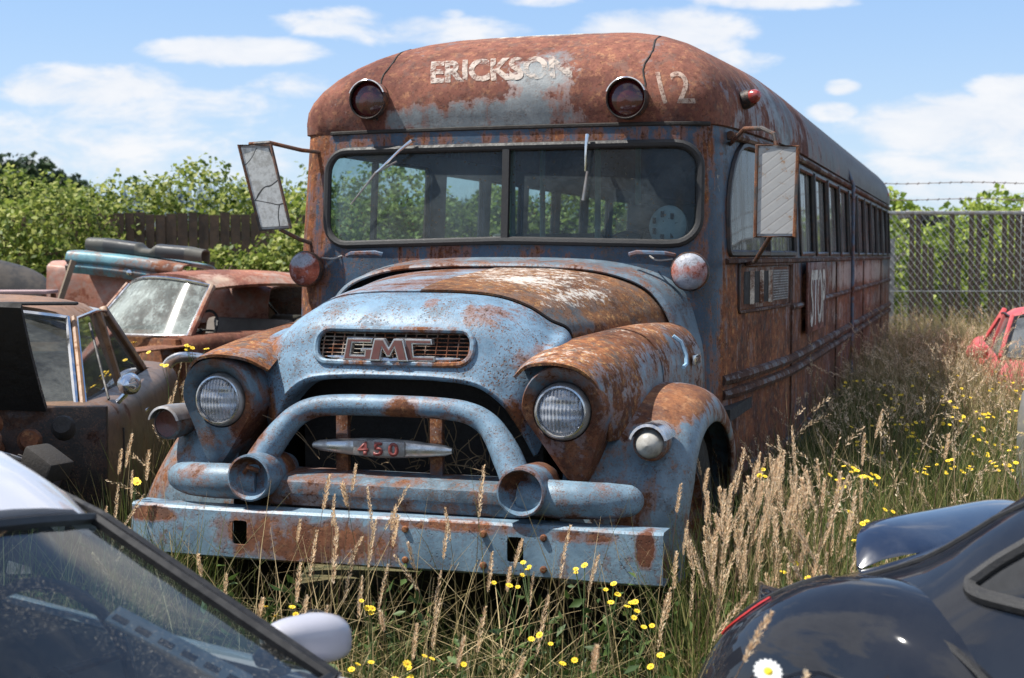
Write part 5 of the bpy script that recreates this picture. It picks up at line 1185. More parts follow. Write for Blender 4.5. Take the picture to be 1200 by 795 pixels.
# spoiler on two feet and hatch seams
SPN = []
for u in np.linspace(-1, 1, 25):
    e = max(.08, 1 - abs(u) ** 6) ; c = .112 * e
    pr = [(c, .0), (c * .6, .019 * e), (0, .026 * e), (-c * .6, .017 * e), (-c, .002), (-c * .5, -.006), (c * .4, -.008)]
    SPN.append([(u * .46, -.30 + y + .02 * abs(u) ** 2 - .0, 0.888 + z * 1. + +.022 * y / .10 - .02 * abs(u) ** 4 - .05 * abs(u) ** 9) for y, z in pr])
MB().grid(cr1(np.array(SPN).swapaxes(0, 1), 3).swapaxes(0, 1), cv=True).build('spoiler', M_navywing, nv, recalc=True, smooth=60)
for x in (-.16, .16): MB().box((x, -.31, .84), (.05, .11, .07)).build('spoiler_foot', M_navywing, nv, bevel=.012)
for sd in (-1, 1):
    hs = []
    for s in np.linspace(.36, 1.15, 14):
        h, n, _, _ = NAVY_BVH.ray_cast(Vector((sd * (.70 - .10 * s), -s, 3)), Vector((0, 0, -1)))
        if h: hs.append(h + Vector((0, 0, .003)))
    MB().tube(hs, .007, 6).build('hatch_seam', M_black, nv)
    for yw in (-.62, -3.05):
        t = MB().lathe([(.19, -.09), (.25, -.1), (.30, -.07), (.31, 0), (.30, .07), (.25, .1), (.19, .09)], (sd * .80, yw, .30), axis=(sd, 0, 0), n=28).build('wheel', M_black, nv)
        MB().lathe([(.19, .085), (.15, .05), (.06, .07), (.001, .07)], (sd * .80, yw, .30), axis=(sd, 0, 0), n=24).build('rim', M_steel, t)
    hg = NAVY_BVH.ray_cast(Vector((sd * 3, -1.85, .84)), Vector((-sd, 0, 0)))[0]
    if hg: MB().box(tuple(hg), (.03, .17, .03)).build('door_handle', M_navy, nv, bevel=.008)

# door shut lines
def shut_line(root, pts, r=.005):
    MB().tube(pts, r, 5).build('door_seam', M_trimblk0, root)
shut_line(bc, [(.862, 1.48, .80), (.866, 1.46, .6), (.858, 1.48, .36)]); shut_line(bc, [(.867, 2.62, .80), (.871, 2.64, .6), (.863, 2.6, .36)])
sl_ = []
for s_, z_ in ((1.32, .88), (1.34, .75), (1.36, .6), (1.38, .45), (1.45, .32)):
    h_ = navy_side(s_, z_)[0]
    if h_: sl_.append(tuple(h_ + Vector((-.001, 0, 0))))
shut_line(nv, sl_, .004)
shut_line(sc_, [(.888, 1.75, .82), (.892, 1.74, .6), (.882, 1.76, .38)]); shut_line(sc_, [(.888, 2.75, .82), (.892, 2.76, .6), (.882, 2.74, .38)])
# --- red car in the meadow, pale grey car just outside the frame
M_red = simple('faded_red_paint', (.46, .06, .065), .5, 0, .15, 5, coat=.0, dirt=.5, dirtcol=(.48, .19, .17))
G_red = dirty_glass('red_car_glass', (.55, .62, .64), .25, (.36, .38, .39), refl=1.2)
loc, a = heading((-.25, -.97), (4.25, 12.7), -.70, 1.25)
rc = thing('red_car', 'faded red car half hidden in the dry meadow grass', 'car', (loc[0] + .12, loc[1], -.12), a)
st = [(0, .62, .60, .26, .03), (.12, .74, .66, .22, .04), (.6, .80, .74, .2, .05), (1.2, .82, .80, .2, .04), (1.6, .83, .84, .2, .02), (2.4, .83, .86, .2, .02), (3.2, .83, .88, .2, .02), (3.7, .80, .90, .22, .02), (4.0, .7, .84, .3, .02)]
make_car(rc, st, M_red, G_red, M_trimblk, roofz=1.24, wr=.56, wb=.70, ys=(1.25, 1.85, 2.9, 3.5), W=.83, wheels=(.75, 3.1), crown=.06)
for s in (-1, 1):
    mg = MB(); mg.box((s * .885, 1.42, .895), (.19, .09, .115)); mg.build('door_mirror', M_red, rc, bevel=.03)
M_pale = simple('pale_grey_paint', (.30, .305, .30), .35, .2, .08, 5, coat=.6, dirt=.25, dirtcol=(.2, .19, .16))
loc, a = heading((-1, .1), (2.62, 6.9), .0, 0.)
pc = thing('grey_car', 'pale grey car with a rounded nose at the right edge behind the navy coupe', 'car', loc, a)
st = [(0, .55, .86, .36, .02), (.10, .72, .97, .28, .03), (.5, .80, 1.0, .22, .05), (1.1, .83, 1.02, .2, .04), (1.5, .84, 1.02, .2, .02), (2.4, .84, 1.03, .2, .02), (3.2, .84, 1.03, .2, .02), (3.7, .81, 1.0, .22, .02), (4.0, .7, .9, .3, .02)]
make_car(pc, st, M_pale, G_red, M_trimblk, roofz=1.42, wr=.58, wb=.71, ys=(1.25, 1.95, 3.0, 3.5), W=.84, wheels=(.75, 3.1))
for s in (-1, 1):
    hl = MB().lathe([(.10, -.04), (.10, .015), (.085, .03), (.001, .045)], (s * .52, .06, .74), axis=(s * .2, -1, .1), n=24).build('headlamp', M_chrome_clean, pc)
# ================================================================== ground, fences, plants
M_soil, t = newmat('meadow_soil'); P = t.objco()
n = t.noise(P, .35, 8, .65); n2 = t.noise(P, 6, 6, .7)
c = t.mix(t.step(n, .35, .65), (.075, .075, .028), (.155, .125, .06)); c = t.mix(t.step(n2, .45, .6), c, (.045, .050, .02))
t.out(t.prin(c, .95, 0, t.bump(n2, .6, .05)))
gx = np.concatenate([[-900, -300, -100, -50], np.linspace(-30, 30, 61), [50, 100, 300, 900]]); gy2 = np.concatenate([[-60, -10], np.linspace(-2, 40, 43), [60, 100, 300, 1500]])
m = MB(); m.grid(np.array([[(x, y, 0.02 * math.sin(x * 1.3) * math.sin(y * .9) - .02) for x in gx] for y in gy2])); tag(m.build('ground', M_soil), kind='structure')

FOOT = []   # things that stand on the ground: no grass inside (centre line rectangles)
def foot(o, x0, x1, y0, y1): FOOT.append((o.location.x, o.location.y, o.rotation_euler.z, x0, x1, y0, y1))
foot(BUS, -1.15, 1.15, .25, 14.4); foot(bc, -.85, .85, .0, 4.6); foot(sc_, -.85, .85, .1, 5.); foot(si, -.85, .85, .0, 4.2); foot(nv, -.9, .9, -3.9, .0); foot(rc, -.8, .8, .1, 3.9); foot(pc, -.8, .8, .1, 3.9); foot(sp_, -.7, 1.6, 0, 1.3)
def free(xy, grow=0.):
    ok = np.ones(len(xy), bool)
    for X, Y, a, x0, x1, y0, y1 in FOOT:
        dx, dy = xy[:, 0] - X, xy[:, 1] - Y; lx = dx * math.cos(a) + dy * math.sin(a); ly = -dx * math.sin(a) + dy * math.cos(a)
        ok &= ~((lx > x0 - grow) & (lx < x1 + grow) & (ly > y0 - grow) & (ly < y1 + grow))
    return ok

def mesh_np(name, V, F, mat, kind='stuff'):
    """V (n,3), F (m,k) all faces with k corners"""
    me = bpy.data.meshes.new(name); V = np.ascontiguousarray(V, np.float32); F = np.ascontiguousarray(F, np.int32)
    me.vertices.add(len(V)); me.vertices.foreach_set('co', V.ravel())
    k = F.shape[1]; me.loops.add(F.size); me.loops.foreach_set('vertex_index', F.ravel()); me.polygons.add(len(F)); me.polygons.foreach_set('loop_start', np.arange(0, F.size, k, dtype=np.int32))
    try: me.polygons.foreach_set('loop_total', np.full(len(F), k, np.int32))
    except Exception: pass
    me.polygons.foreach_set('use_smooth', np.ones(len(F), bool)); me.update(calc_edges=True)
    o = bpy.data.objects.new(name, me); COL.objects.link(o); me.materials.append(mat)
    if kind: o['kind'] = kind
    return o

def leafmat(name, cols, trans=.35, rough=.55):
    m, t = newmat(name)
    r = t.new('ShaderNodeNewGeometry').outputs['Random Per Island']
    ramp = t.new('ShaderNodeValToRGB'); el = ramp.color_ramp.elements
    el[0].position = 0; el[0].color = (*cols[0], 1); el[1].position = 1; el[1].color = (*cols[-1], 1)
    for i, c in enumerate(cols[1:-1]): e = el.new((i + 1) / (len(cols) - 1)); e.color = (*c, 1)
    t.put(ramp.inputs[0], r)
    p = t.prin(ramp.outputs[0], rough, 0, None, 0, .35)
    tl = t.new('ShaderNodeBsdfTranslucent'); t.l.new(ramp.outputs[0], tl.inputs[0])
    t.out(t.mixsh(trans, p, tl.outputs[0])); return m

def blades(pos, h, w, lean, curl, segs=3):
    """pos (n,2); returns verts, faces of curved tapering blades"""
    n = len(pos); az = RNG.uniform(0, 2 * math.pi, n); d = np.stack([np.cos(az), np.sin(az)], 1); fa = RNG.uniform(0, 2 * math.pi, n); sd = np.stack([np.cos(fa), np.sin(fa)], 1)
    V = np.zeros((n, segs + 1, 2, 3))
    for i in range(segs + 1):
        u = i / segs; off = (lean * u + curl * u * u) * h; ww = w * (1 - u) ** .7 + .0006
        cx = pos + d * off[:, None]
        for k, s in enumerate((-1, 1)):
            V[:, i, k, :2] = cx + sd * (s * ww / 2)[:, None]; V[:, i, k, 2] = h * u * (1 - .35 * np.abs(curl) * u) - .02
    base = (np.arange(n) * (segs + 1) * 2)[:, None, None]
    q = np.array([[2 * i, 2 * i + 1, 2 * i + 3, 2 * i + 2] for i in range(segs)])[None]
    return V.reshape(-1, 3), (base + q).reshape(-1, 4)

def scatter(n, x0, x1, y0, y1, grow=0., keep=None):
    xy = np.stack([RNG.uniform(x0, x1, n), RNG.uniform(y0, y1, n)], 1); ok = free(xy, grow)
    if keep is not None: ok &= keep(xy)
    return xy[ok]
def infront(xy): # inside the camera's cone with some margin
    return np.abs(xy[:, 0]) < .42 * xy[:, 1] + .8
def clump(xy, sc=1.3, ph=0.):
    return .5 + .25 * np.sin(xy[:, 0] * sc * 2.1 + ph) * np.sin(xy[:, 1] * sc * 1.7 + 1.3 + ph) + .25 * np.sin(xy[:, 0] * sc * 4.7 + xy[:, 1] * sc * 3.1 + ph)

M_green = leafmat('green_grass_blades', [(.018, .036, .008), (.04, .07, .015), (.075, .11, .026), (.12, .14, .04), (.24, .21, .09)], .33)
M_dry = leafmat('dry_grass_blades', [(.14, .14, .05), (.32, .25, .11), (.50, .38, .20), (.62, .49, .28)], .38)
M_straw = leafmat('straw_seed_heads', [(.62, .42, .25), (.78, .57, .36), (.88, .69, .47), (.92, .78, .58)], .45)
M_stem = leafmat('grass_stems', [(.12, .12, .04), (.20, .15, .07), (.17, .085, .06), (.34, .27, .14)], .1)
# green undergrowth: near strip, left gap, right meadow
xy = np.concatenate([scatter(19000, -2.6, 3.2, 2.3, 6.6, .0, infront), scatter(15000, -5.5, -.6, 5.5, 12, 0, infront), scatter(46000, .8, 6.5, 5.0, 13.5, 0, infront), scatter(26000, 2.5, 9.5, 12, 21, 0, infront), scatter(12000, -9, 1.5, 11, 20, 0, infront)])
h = RNG.uniform(.18, .62, len(xy)) * (.6 + .7 * clump(xy)) * np.where(xy[:, 1] > 8, 1.15, 1.0)
nearfront = (xy[:, 1] < 5.6) & (np.abs(xy[:, 0] + .3) < 1.15); h = np.where(nearfront, np.minimum(h * .7, .34), np.where(xy[:, 1] < 4.6, h * .85, h))
V, F = blades(xy, h, RNG.uniform(.004, .010, len(xy)) * (1 + .07 * np.maximum(0, xy[:, 1] - 5)), RNG.uniform(-.1, .35, len(xy)), RNG.uniform(.0, .5, len(xy)))
mesh_np('meadow_grass', V, F, M_green)
lx, ly = RNG.uniform(1.22, 2.5, 15000), RNG.uniform(2.0, 14.5, 15000); a_ = BUS.rotation_euler.z
flank = np.stack([BUS.location.x + lx * math.cos(a_) - ly * math.sin(a_), BUS.location.y + lx * math.sin(a_) + ly * math.cos(a_)], 1); flank = flank[free(flank)]
h = RNG.uniform(.40, .82, len(flank)) * (.75 + .4 * clump(flank, 1.4, 1.))
V, F = blades(flank, h, RNG.uniform(.004, .009, len(flank)) * (1 + .07 * np.maximum(0, flank[:, 1] - 5)), RNG.uniform(-.1, .3, len(flank)), RNG.uniform(.1, .6, len(flank)))
mesh_np('flank_grass', V, F, M_green)
xy = np.concatenate([scatter(9000, .9, 6.5, 5.0, 13.5, 0, infront), scatter(5000, 3.0, 5.6, 9.2, 12.4, 0, infront), scatter(34000, 2.8, 9.5, 9.5, 21, 0, infront), scatter(1600, -2.5, 3.0, 3.0, 6.4, 0, infront), scatter(1800, -5.5, -.6, 6, 14, 0, infront)])
h = RNG.uniform(.45, .95, len(xy)) * (.70 + .5 * clump(xy, 1.1, 2.)) * np.where(xy[:, 1] > 9.5, 1.1, 1.)
V, F = blades(xy, h, RNG.uniform(.003, .006, len(xy)) * (1 + .10 * np.maximum(0, xy[:, 1] - 5)), RNG.uniform(-.1, .3, len(xy)), RNG.uniform(.0, .5, len(xy)))
mesh_np('dry_grass', V, F, M_dry)
xy = np.concatenate([scatter(900, -2.4, 3.0, 3.4, 6.6, 0, infront), scatter(2600, 1.2, 7.5, 6.5, 13, 0, infront), scatter(500, -5, -1, 6, 11, 0, infront)])
V, F = blades(xy, RNG.uniform(.35, .75, len(xy)), RNG.uniform(.004, .007, len(xy)) * (1 + .08 * np.maximum(0, xy[:, 1] - 5)), RNG.uniform(.3, .8, len(xy)), RNG.uniform(.6, 1.3, len(xy)), 6)
mesh_np('bent_dead_grass', V, F, M_dry)

M_green2 = leafmat('tall_green_grass', [(.05, .08, .018), (.09, .14, .03), (.15, .19, .045), (.22, .23, .07), (.34, .29, .12)], .36)
xy = np.concatenate([scatter(5200, .55, 2.6, 3.9, 7.5, 0, infront), scatter(9000, 1.4, 5.0, 6.5, 11.5, 0, infront), scatter(1500, -2.4, -1.2, 4.6, 7.5, 0, infront)])
h = RNG.uniform(.40, .86, len(xy)) * (.75 + .35 * clump(xy, 1.6, .5))
V, F = blades(xy, h, RNG.uniform(.003, .0065, len(xy)) * (1 + .08 * np.maximum(0, xy[:, 1] - 5)), RNG.uniform(-.05, .22, len(xy)), RNG.uniform(0, .45, len(xy)))
mesh_np('tall_grass', V, F, M_green2)

# seeding grass: stem + brush-like head of many spikelets
def seed_grass(name, pos, hgt, lean, hl, hr, spik, az=None, droop=.3, size=.013, wid=.0034, stem_r=.0017):
    SV, SF, HV, HF = [], [], [], []; ks = kh = 0
    for i, (x, y) in enumerate(pos):
        a = az[i] if az is not None else RNG.uniform(0, 2 * math.pi); d = np.array((math.cos(a), math.sin(a), 0)); H = hgt[i]; L = lean[i]; hlen = hl[i]
        T = H + hlen; us = np.linspace(0, 1, 9); dr = droop * RNG.uniform(.2, 1.2)
        path = np.array([(x, y, -.02) + d * (L * u + dr * .35 * u ** 4) * T + np.array((0, 0, T * u * (1 - .18 * dr * u ** 3))) for u in us])
        r = stem_r * np.linspace(1.15, .6, 9)
        sv = np.array([[path[k] + r[k] * np.array((math.cos(q), math.sin(q), 0)) for q in (0, 2.09, 4.19)] for k in range(9)])
        SV.append(sv.reshape(-1, 3)); SF += [(ks + k * 3 + j, ks + k * 3 + (j + 1) % 3, ks + (k + 1) * 3 + (j + 1) % 3, ks + (k + 1) * 3 + j) for k in range(8) for j in range(3)]; ks += 27
        n = spik; u0 = H / T; uu = u0 + (1 - u0) * (np.arange(n) + RNG.uniform(0, 1, n)) / n
        cx = np.stack([np.interp(uu, us, path[:, k]) for k in range(3)], 1); tg = path[-1] - path[-3]; tg /= np.linalg.norm(tg)
        f = (uu - u0) / (1 - u0); env = np.sin(np.clip(f * .93 + .07, 0, 1) * math.pi) ** .55
        ang = RNG.uniform(0, 2 * math.pi, n); e1 = np.cross(tg, (0, 0, 1.)); e1 = e1 / (np.linalg.norm(e1) + 1e-6) if np.linalg.norm(e1) > .05 else np.array((1., 0, 0)); e2 = np.cross(tg, e1)
        rad = np.cos(ang)[:, None] * e1 + np.sin(ang)[:, None] * e2
        p0 = cx + rad * (hr[i] * .25 * env)[:, None]; dirv = tg * .85 + rad * .55 + RNG.normal(0, .12, (n, 3)); dirv /= np.linalg.norm(dirv, axis=1)[:, None]
        ln = size * (.7 + .6 * RNG.random(n)) * (.55 + .45 * env) * hr[i] / .010; sdv = np.cross(dirv, rad); sdv /= np.linalg.norm(sdv, axis=1)[:, None] + 1e-9
        w_ = wid * hr[i] / .010
        q = np.stack([p0, p0 + dirv * (ln * .45)[:, None] + sdv * w_ / 2, p0 + dirv * ln[:, None], p0 + dirv * (ln * .45)[:, None] - sdv * w_ / 2], 1)
        HV.append(q.reshape(-1, 3)); HF.append(np.arange(4 * n).reshape(-1, 4) + kh); kh += 4 * n
    mesh_np(name + '_stems', np.concatenate(SV), np.array(SF), M_stem); mesh_np(name + '_heads', np.concatenate(HV), np.concatenate(HF), M_straw)
cp_, sp0 = math.cos(R(3.36)), math.sin(R(3.36))
def at(px, py, Z):
    """world point seen at a pixel of the 1200-wide picture, at distance Z"""
    x = (px - 600) / 1666.7; z = -(py - 397.5) / 1666.7; yy = cp_ + z * sp0; zz = -sp0 + z * cp_
    return np.array((x / yy * Z, Z, 1.65 + zz / yy * Z))
tips = []
for (px, py, Z) in [(375, 545, 4.9), (412, 535, 4.8), (408, 555, 5.0), (437, 560, 4.9), (450, 580, 4.8), (430, 598, 4.6), (392, 610, 4.5), (405, 640, 4.5), (385, 570, 5.0), (360, 610, 4.9), (345, 650, 4.8), (463, 595, 4.7), (470, 640, 4.6), (445, 650, 4.4), (487, 625, 4.7), (422, 668, 4.3),
    (520, 608, 4.7), (557, 535, 4.9), (530, 585, 4.9), (600, 620, 4.6), (590, 655, 4.7), (618, 660, 4.6), (658, 603, 4.6), (692, 640, 4.6), (640, 690, 4.4), (560, 700, 4.3), (505, 690, 4.4), (535, 735, 4.0), (480, 720, 4.2), (610, 760, 3.7), (690, 745, 3.5), (380, 700, 4.3), (355, 690, 4.4), (510, 660, 4.7), (455, 700, 4.1), (575, 640, 4.8), (400, 585, 4.7), (420, 620, 4.7), (345, 600, 5.1), (475, 560, 5.0),
    (132, 560, 5.6), (140, 520, 5.8), (152, 545, 5.6), (160, 570, 5.4), (128, 600, 5.2), (112, 640, 4.9), (145, 500, 6.2), (170, 520, 5.9), (118, 585, 5.4), (190, 455, 7.0), (202, 440, 7.4), (215, 430, 7.8), (208, 470, 6.8), (180, 480, 6.9), (240, 640, 5.0), (262, 665, 4.9), (300, 690, 4.8), (145, 610, 5.2)]:
    tips.append(at(px, py, Z))
for k in range(150):   # the thick stand beside the front wheel
    px = RNG.normal(905, 60); py = RNG.normal(590, 55) + abs(px - 900) * .25; Z = RNG.uniform(3.9, 6.0)
    if 775 < px < 1045 and py > 490: tips.append(at(px, py, Z))
tips += [at(*q) for q in [(935, 490, 5.2), (915, 520, 5.0), (862, 515, 5.4), (880, 530, 5.2), (850, 560, 5.0), (790, 640, 4.8), (800, 600, 5.0), (812, 650, 4.6), (1010, 500, 5.5), (1098, 495, 5.0), (840, 690, 4.2), (865, 680, 3.9), (890, 700, 3.0), (925, 765, 2.5), (795, 560, 5.2), (780, 680, 4.4), (1025, 470, 6.0)]]
tips = np.array(tips); nT = len(tips)
lean = np.where(RNG.random(nT) < .14, RNG.uniform(.25, .6, nT), RNG.uniform(.0, .16, nT)); az = RNG.uniform(-.6, .9, nT) + np.where(RNG.random(nT) < .3, math.pi, 0); hl = RNG.uniform(.085, .19, nT) * np.where(tips[:, 1] < 4.2, .8, 1); H = tips[:, 2] - hl
ok = H > .12; tips, lean, az, hl, H = tips[ok], lean[ok], az[ok], hl[ok], H[ok]
base = np.stack([tips[:, 0] - np.cos(az) * lean * (H + hl), tips[:, 1] - np.sin(az) * lean * (H + hl)], 1)
seed_grass('tall_seed_grass', base, H, lean, hl, RNG.uniform(.0085, .0128, len(H)), 150, az, .12)
# more seeding stems in the meadow
xy = np.concatenate([scatter(420, 1.0, 3.2, 5.5, 9.5, .05, infront), scatter(1100, 1.6, 7.5, 8.5, 14, 0, infront), scatter(1700, 3.2, 9.2, 12.5, 20.5, 0, infront), scatter(900, 2.9, 5.8, 9.4, 12.3, 0, infront), scatter(160, -5, -1.2, 6.5, 11.5, 0, infront)])
nX = len(xy); Hh = RNG.uniform(.5, .95, nX) * (.7 + .4 * clump(xy, 1.1, 2.)) * np.where((xy[:, 1] > 9) & (xy[:, 1] < 15), 1.2, 1.)
seed_grass('meadow_seed_grass', xy, Hh, RNG.uniform(0, .2, nX), RNG.uniform(.09, .17, nX), RNG.uniform(.011, .018, nX), 26, None, .9, stem_r=.0024)

# broad-leaved weeds under the bumper
M_weed = leafmat('weed_leaves', [(.025, .05, .012), (.045, .085, .02), (.075, .125, .03), (.10, .15, .045)], .3)
def leaf_cards(C, size, nrm=None, aspect=.5, droop=0.):
    """pointed leaves of 2 quads folded along the midrib"""
    n = len(C); a = RNG.normal(0, 1, (n, 3)); 
    if nrm is not None: a = a * .75 + nrm
    a /= np.linalg.norm(a, axis=1)[:, None]; t_ = RNG.normal(0, 1, (n, 3)); t_ -= a * np.sum(a * t_, 1)[:, None]; t_ /= np.linalg.norm(t_, axis=1)[:, None]; b_ = np.cross(a, t_)
    s = np.broadcast_to(size, (n,))[:, None]
    p0 = C - t_ * s * .5; p2 = C + t_ * s * .5; l = C + b_ * s * aspect * .5 + a * s * .10; r = C - b_ * s * aspect * .5 + a * s * .10
    V = np.stack([p0, l, p2, r], 1).reshape(-1, 3); i = np.arange(n)[:, None] * 4
    F = np.concatenate([i + np.array([[0, 1, 2]]), i + np.array([[0, 2, 3]])])
    return V, F
C = []
for k in range(260):
    x, y = RNG.uniform(-1.9, 1.9), RNG.uniform(3.6, 5.6); p = np.array([[x, y]])
    if not (free(p, .02)[0] and infront(p)[0]): continue
    hh = RNG.uniform(.25, .55)
    for z in np.arange(.08, hh, .035): C.append((x + RNG.normal(0, .02 + .02 * (1 - z / hh)), y + RNG.normal(0, .03), z))
V, F = leaf_cards(np.array(C), RNG.uniform(.035, .075, len(C)), None, .42); mesh_np('weed_leaves', V, F, M_weed)

# yellow flowers, each plant a thing
M_petal = simple('yellow_petals', (.78, .56, .02), .6, var=.15, scale=60); M_yc = simple('orange_flower_centre', (.62, .33, .01), .7, scale=80); M_fstem = simple('green_flower_stem', (.07, .11, .03), .7)
def flower_plant(heads, label, group, tall=None, hs=.016):
    """heads: world points of the flower heads"""
    heads = [np.array(h) for h in heads]; b0 = np.mean(heads, 0); base = Vector((b0[0] + RNG.uniform(-.03, .03), b0[1] + RNG.uniform(-.03, .03), 0))
    root = thing('yellow_wildflower', label, 'flower', base, 0, group)
    st = MB(); fork = Vector((0, 0, max(.1, b0[2] - .12)))
    st.tube([(0, 0, -.02), (0, 0, fork.z * .5), tuple(fork)], .0022, 4)
    for h in heads:
        q = Vector(h) - base; st.tube([tuple(fork), tuple(fork.lerp(q, .5) + Vector((0, 0, -.01))), tuple(q)], .0013, 4)
        ax = Vector((RNG.normal(0, .25), -.45 + RNG.normal(0, .25), .9)).normalized(); u = ax.orthogonal().normalized(); w = ax.cross(u); r = hs * RNG.uniform(.7, 1.1); P = MB()
        for j in range(9):
            a = j / 9 * 2 * math.pi; d = math.cos(a) * u + math.sin(a) * w; s_ = ax.cross(d)
            P.add([q + d * r * .2, q + d * r * .75 + s_ * r * .28 + ax * .002, q + d * r * 1.05 + ax * .001, q + d * r * .75 - s_ * r * .28 + ax * .002], [(0, 1, 2, 3)])
        fh = P.build('flower_head', M_petal, root, smooth=0)
        MB().lathe([(.001, r * .22), (r * .25, r * .18), (r * .38, .0), (r * .2, -r * .4)], tuple(q), tuple(ax), 7).build('flower_centre', M_yc, fh)
    st.build('stem', M_fstem, root)
    return root
def near_flowers(lst, label, group, hs=.0115):
    for px, py, Z, n, sp in lst:
        flower_plant([at(px + RNG.normal(0, sp), py + RNG.normal(0, sp * .6), Z + RNG.uniform(-.06, .06)) for _ in range(n)], label, group, hs=hs)
near_flowers([(440, 715, 4.2, 4, 9), (625, 665, 4.5, 4, 10), (690, 668, 4.5, 3, 9), (720, 690, 4.4, 4, 9), (735, 705, 4.3, 5, 12), (590, 690, 4.4, 3, 8), (630, 745, 3.9, 3, 8), (545, 778, 3.7, 2, 6), (475, 785, 3.7, 4, 16), (345, 720, 4.2, 2, 6), (315, 715, 4.3, 2, 6), (740, 730, 4.1, 3, 10), (770, 775, 3.8, 2, 8), (670, 775, 3.7, 2, 6), (420, 785, 3.7, 3, 10), (505, 770, 3.8, 2, 8)],
             'yellow wildflower in front of the bus bumper', 'yellow flowers in front of the bumper')
near_flowers([(897, 556, 5.2, 3, 8), (1000, 550, 5.4, 4, 12), (1005, 605, 5.0, 3, 9), (1030, 560, 5.2, 4, 10), (925, 665, 4.5, 3, 9), (950, 685, 4.2, 2, 5), (1015, 632, 4.8, 4, 10), (990, 575, 5.1, 3, 9), (975, 560, 5.5, 3, 8), (1040, 600, 5.0, 2, 6)],
             'yellow wildflower in the tall grass beside the bus wheel', 'yellow flowers beside the bus wheel')
near_flowers([(222, 408, 9.3, 3, 8), (165, 405, 9.0, 2, 6), (150, 560, 5.9, 2, 6), (228, 412, 9.3, 3, 7), (195, 430, 8.2, 2, 6)], 'yellow wildflower between the bus and the brown car', 'yellow flowers by the brown car', .02)
lst = []
for k in range(58):
    px = RNG.uniform(985, 1200); py = RNG.uniform(425, 560); Z = float(np.interp(py, [420, 470, 560], [12.5, 9.0, 6.6])) * RNG.uniform(.95, 1.05)
    if free(np.array([[at(px, py, Z)[0], Z]]), .05)[0] and at(px, py, Z)[2] > .3: lst.append((px, py, Z, int(RNG.integers(2, 5)), 8))
near_flowers(lst, 'yellow wildflower out in the dry meadow right of the bus', 'yellow flowers in the meadow', .0125)
# white daisy by the navy car
dp = at(900, 787, 2.35); d0 = thing('daisy', 'white daisy with a yellow centre against the navy coupe', 'flower', (dp[0], dp[1], 0))
q = Vector((0, 0, dp[2])); ax = Vector((.05, -.65, .75)).normalized(); u = ax.orthogonal().normalized(); w = ax.cross(u); P = MB()
for j in range(17):
    a = j / 17 * 2 * math.pi; d = math.cos(a) * u + math.sin(a) * w; s_ = ax.cross(d)
    P.add([q + d * .006 - s_ * .0015, q + d * .006 + s_ * .0015, q + d * .018 + s_ * .0036 + ax * .001, q + d * .0245 + s_ * .0015, q + d * .0245 - s_ * .0015, q + d * .018 - s_ * .0036 + ax * .001], [(0, 1, 2, 3, 4, 5)])
P.build('petals', simple('white_petals', (.80, .80, .78), .6, var=.05), d0, smooth=0)
MB().lathe([(.0005, .005), (.005, .0045), (.0085, .001), (.008, -.002)], tuple(q), tuple(ax), 16).build('flower_centre', M_petal, d0)
MB().tube([(0, 0, -.02), (.01, 0, q.z * .6), tuple(q)], .0018, 5).build('stem', M_fstem, d0)

# left timber fence
M_plank = weather('fence_timber', (.125, .082, .056), (.085, .058, .042), -.16, streak=.2, pit=.2, grime=.7, rough=.85)
fe = thing('timber_fence', 'dark brown timber board fence behind the wrecks', 'fence', (0, 20, 0))
m = MB(); x = -15.0; rg = random.Random(11)
while x < 3.4:
    w = rg.uniform(.13, .16); m.box((x + w / 2, rg.uniform(-.008, .008), 1.11 + rg.uniform(-.03, .02)), (w - .012, .022, 2.26)); x += w
m.build('boards', M_plank, fe, smooth=0)
m = MB()
for z in (.4, 1.1, 1.95): m.box((-5.8, .05, z), (18.4, .05, .09))
m.build('rails', M_plank, fe, smooth=0)
for x in np.arange(-14.5, 3.5, 2.4): MB().box((x, .10, 1.1), (.10, .10, 2.2)).build('post', M_plank, fe)

# leaves
M_bram = leafmat('bramble_leaves', [(.05, .085, .014), (.12, .175, .03), (.22, .28, .05), (.33, .37, .08), (.46, .47, .17)], .45)
M_bright = leafmat('bright_leaves', [(.10, .16, .02), (.20, .28, .04), (.30, .38, .06), (.42, .47, .11)], .4)
M_oak = leafmat('oak_leaves', [(.012, .026, .010), (.020, .040, .014), (.032, .058, .02), (.05, .08, .03)], .2)
M_cane = simple('bramble_cane', (.10, .07, .04), .8); M_bark = simple('bark', (.075, .058, .042), .9, var=.4, scale=18, bump=.5)
def vnoise(P, s, seed):
    P = P * s + seed; return (np.sin(P[:, 0] * 1.7 + 1.3 * np.sin(P[:, 1] * 1.1)) * np.sin(P[:, 1] * 1.9 + 1.1 * np.sin(P[:, 2] * 1.3)) * np.sin(P[:, 2] * 1.6 + 1.2 * np.sin(P[:, 0] * 1.2)) + .5 * np.sin(P[:, 0] * 4.1 + P[:, 2] * 3.3) * np.sin(P[:, 1] * 3.7 - P[:, 0] * 1.9))
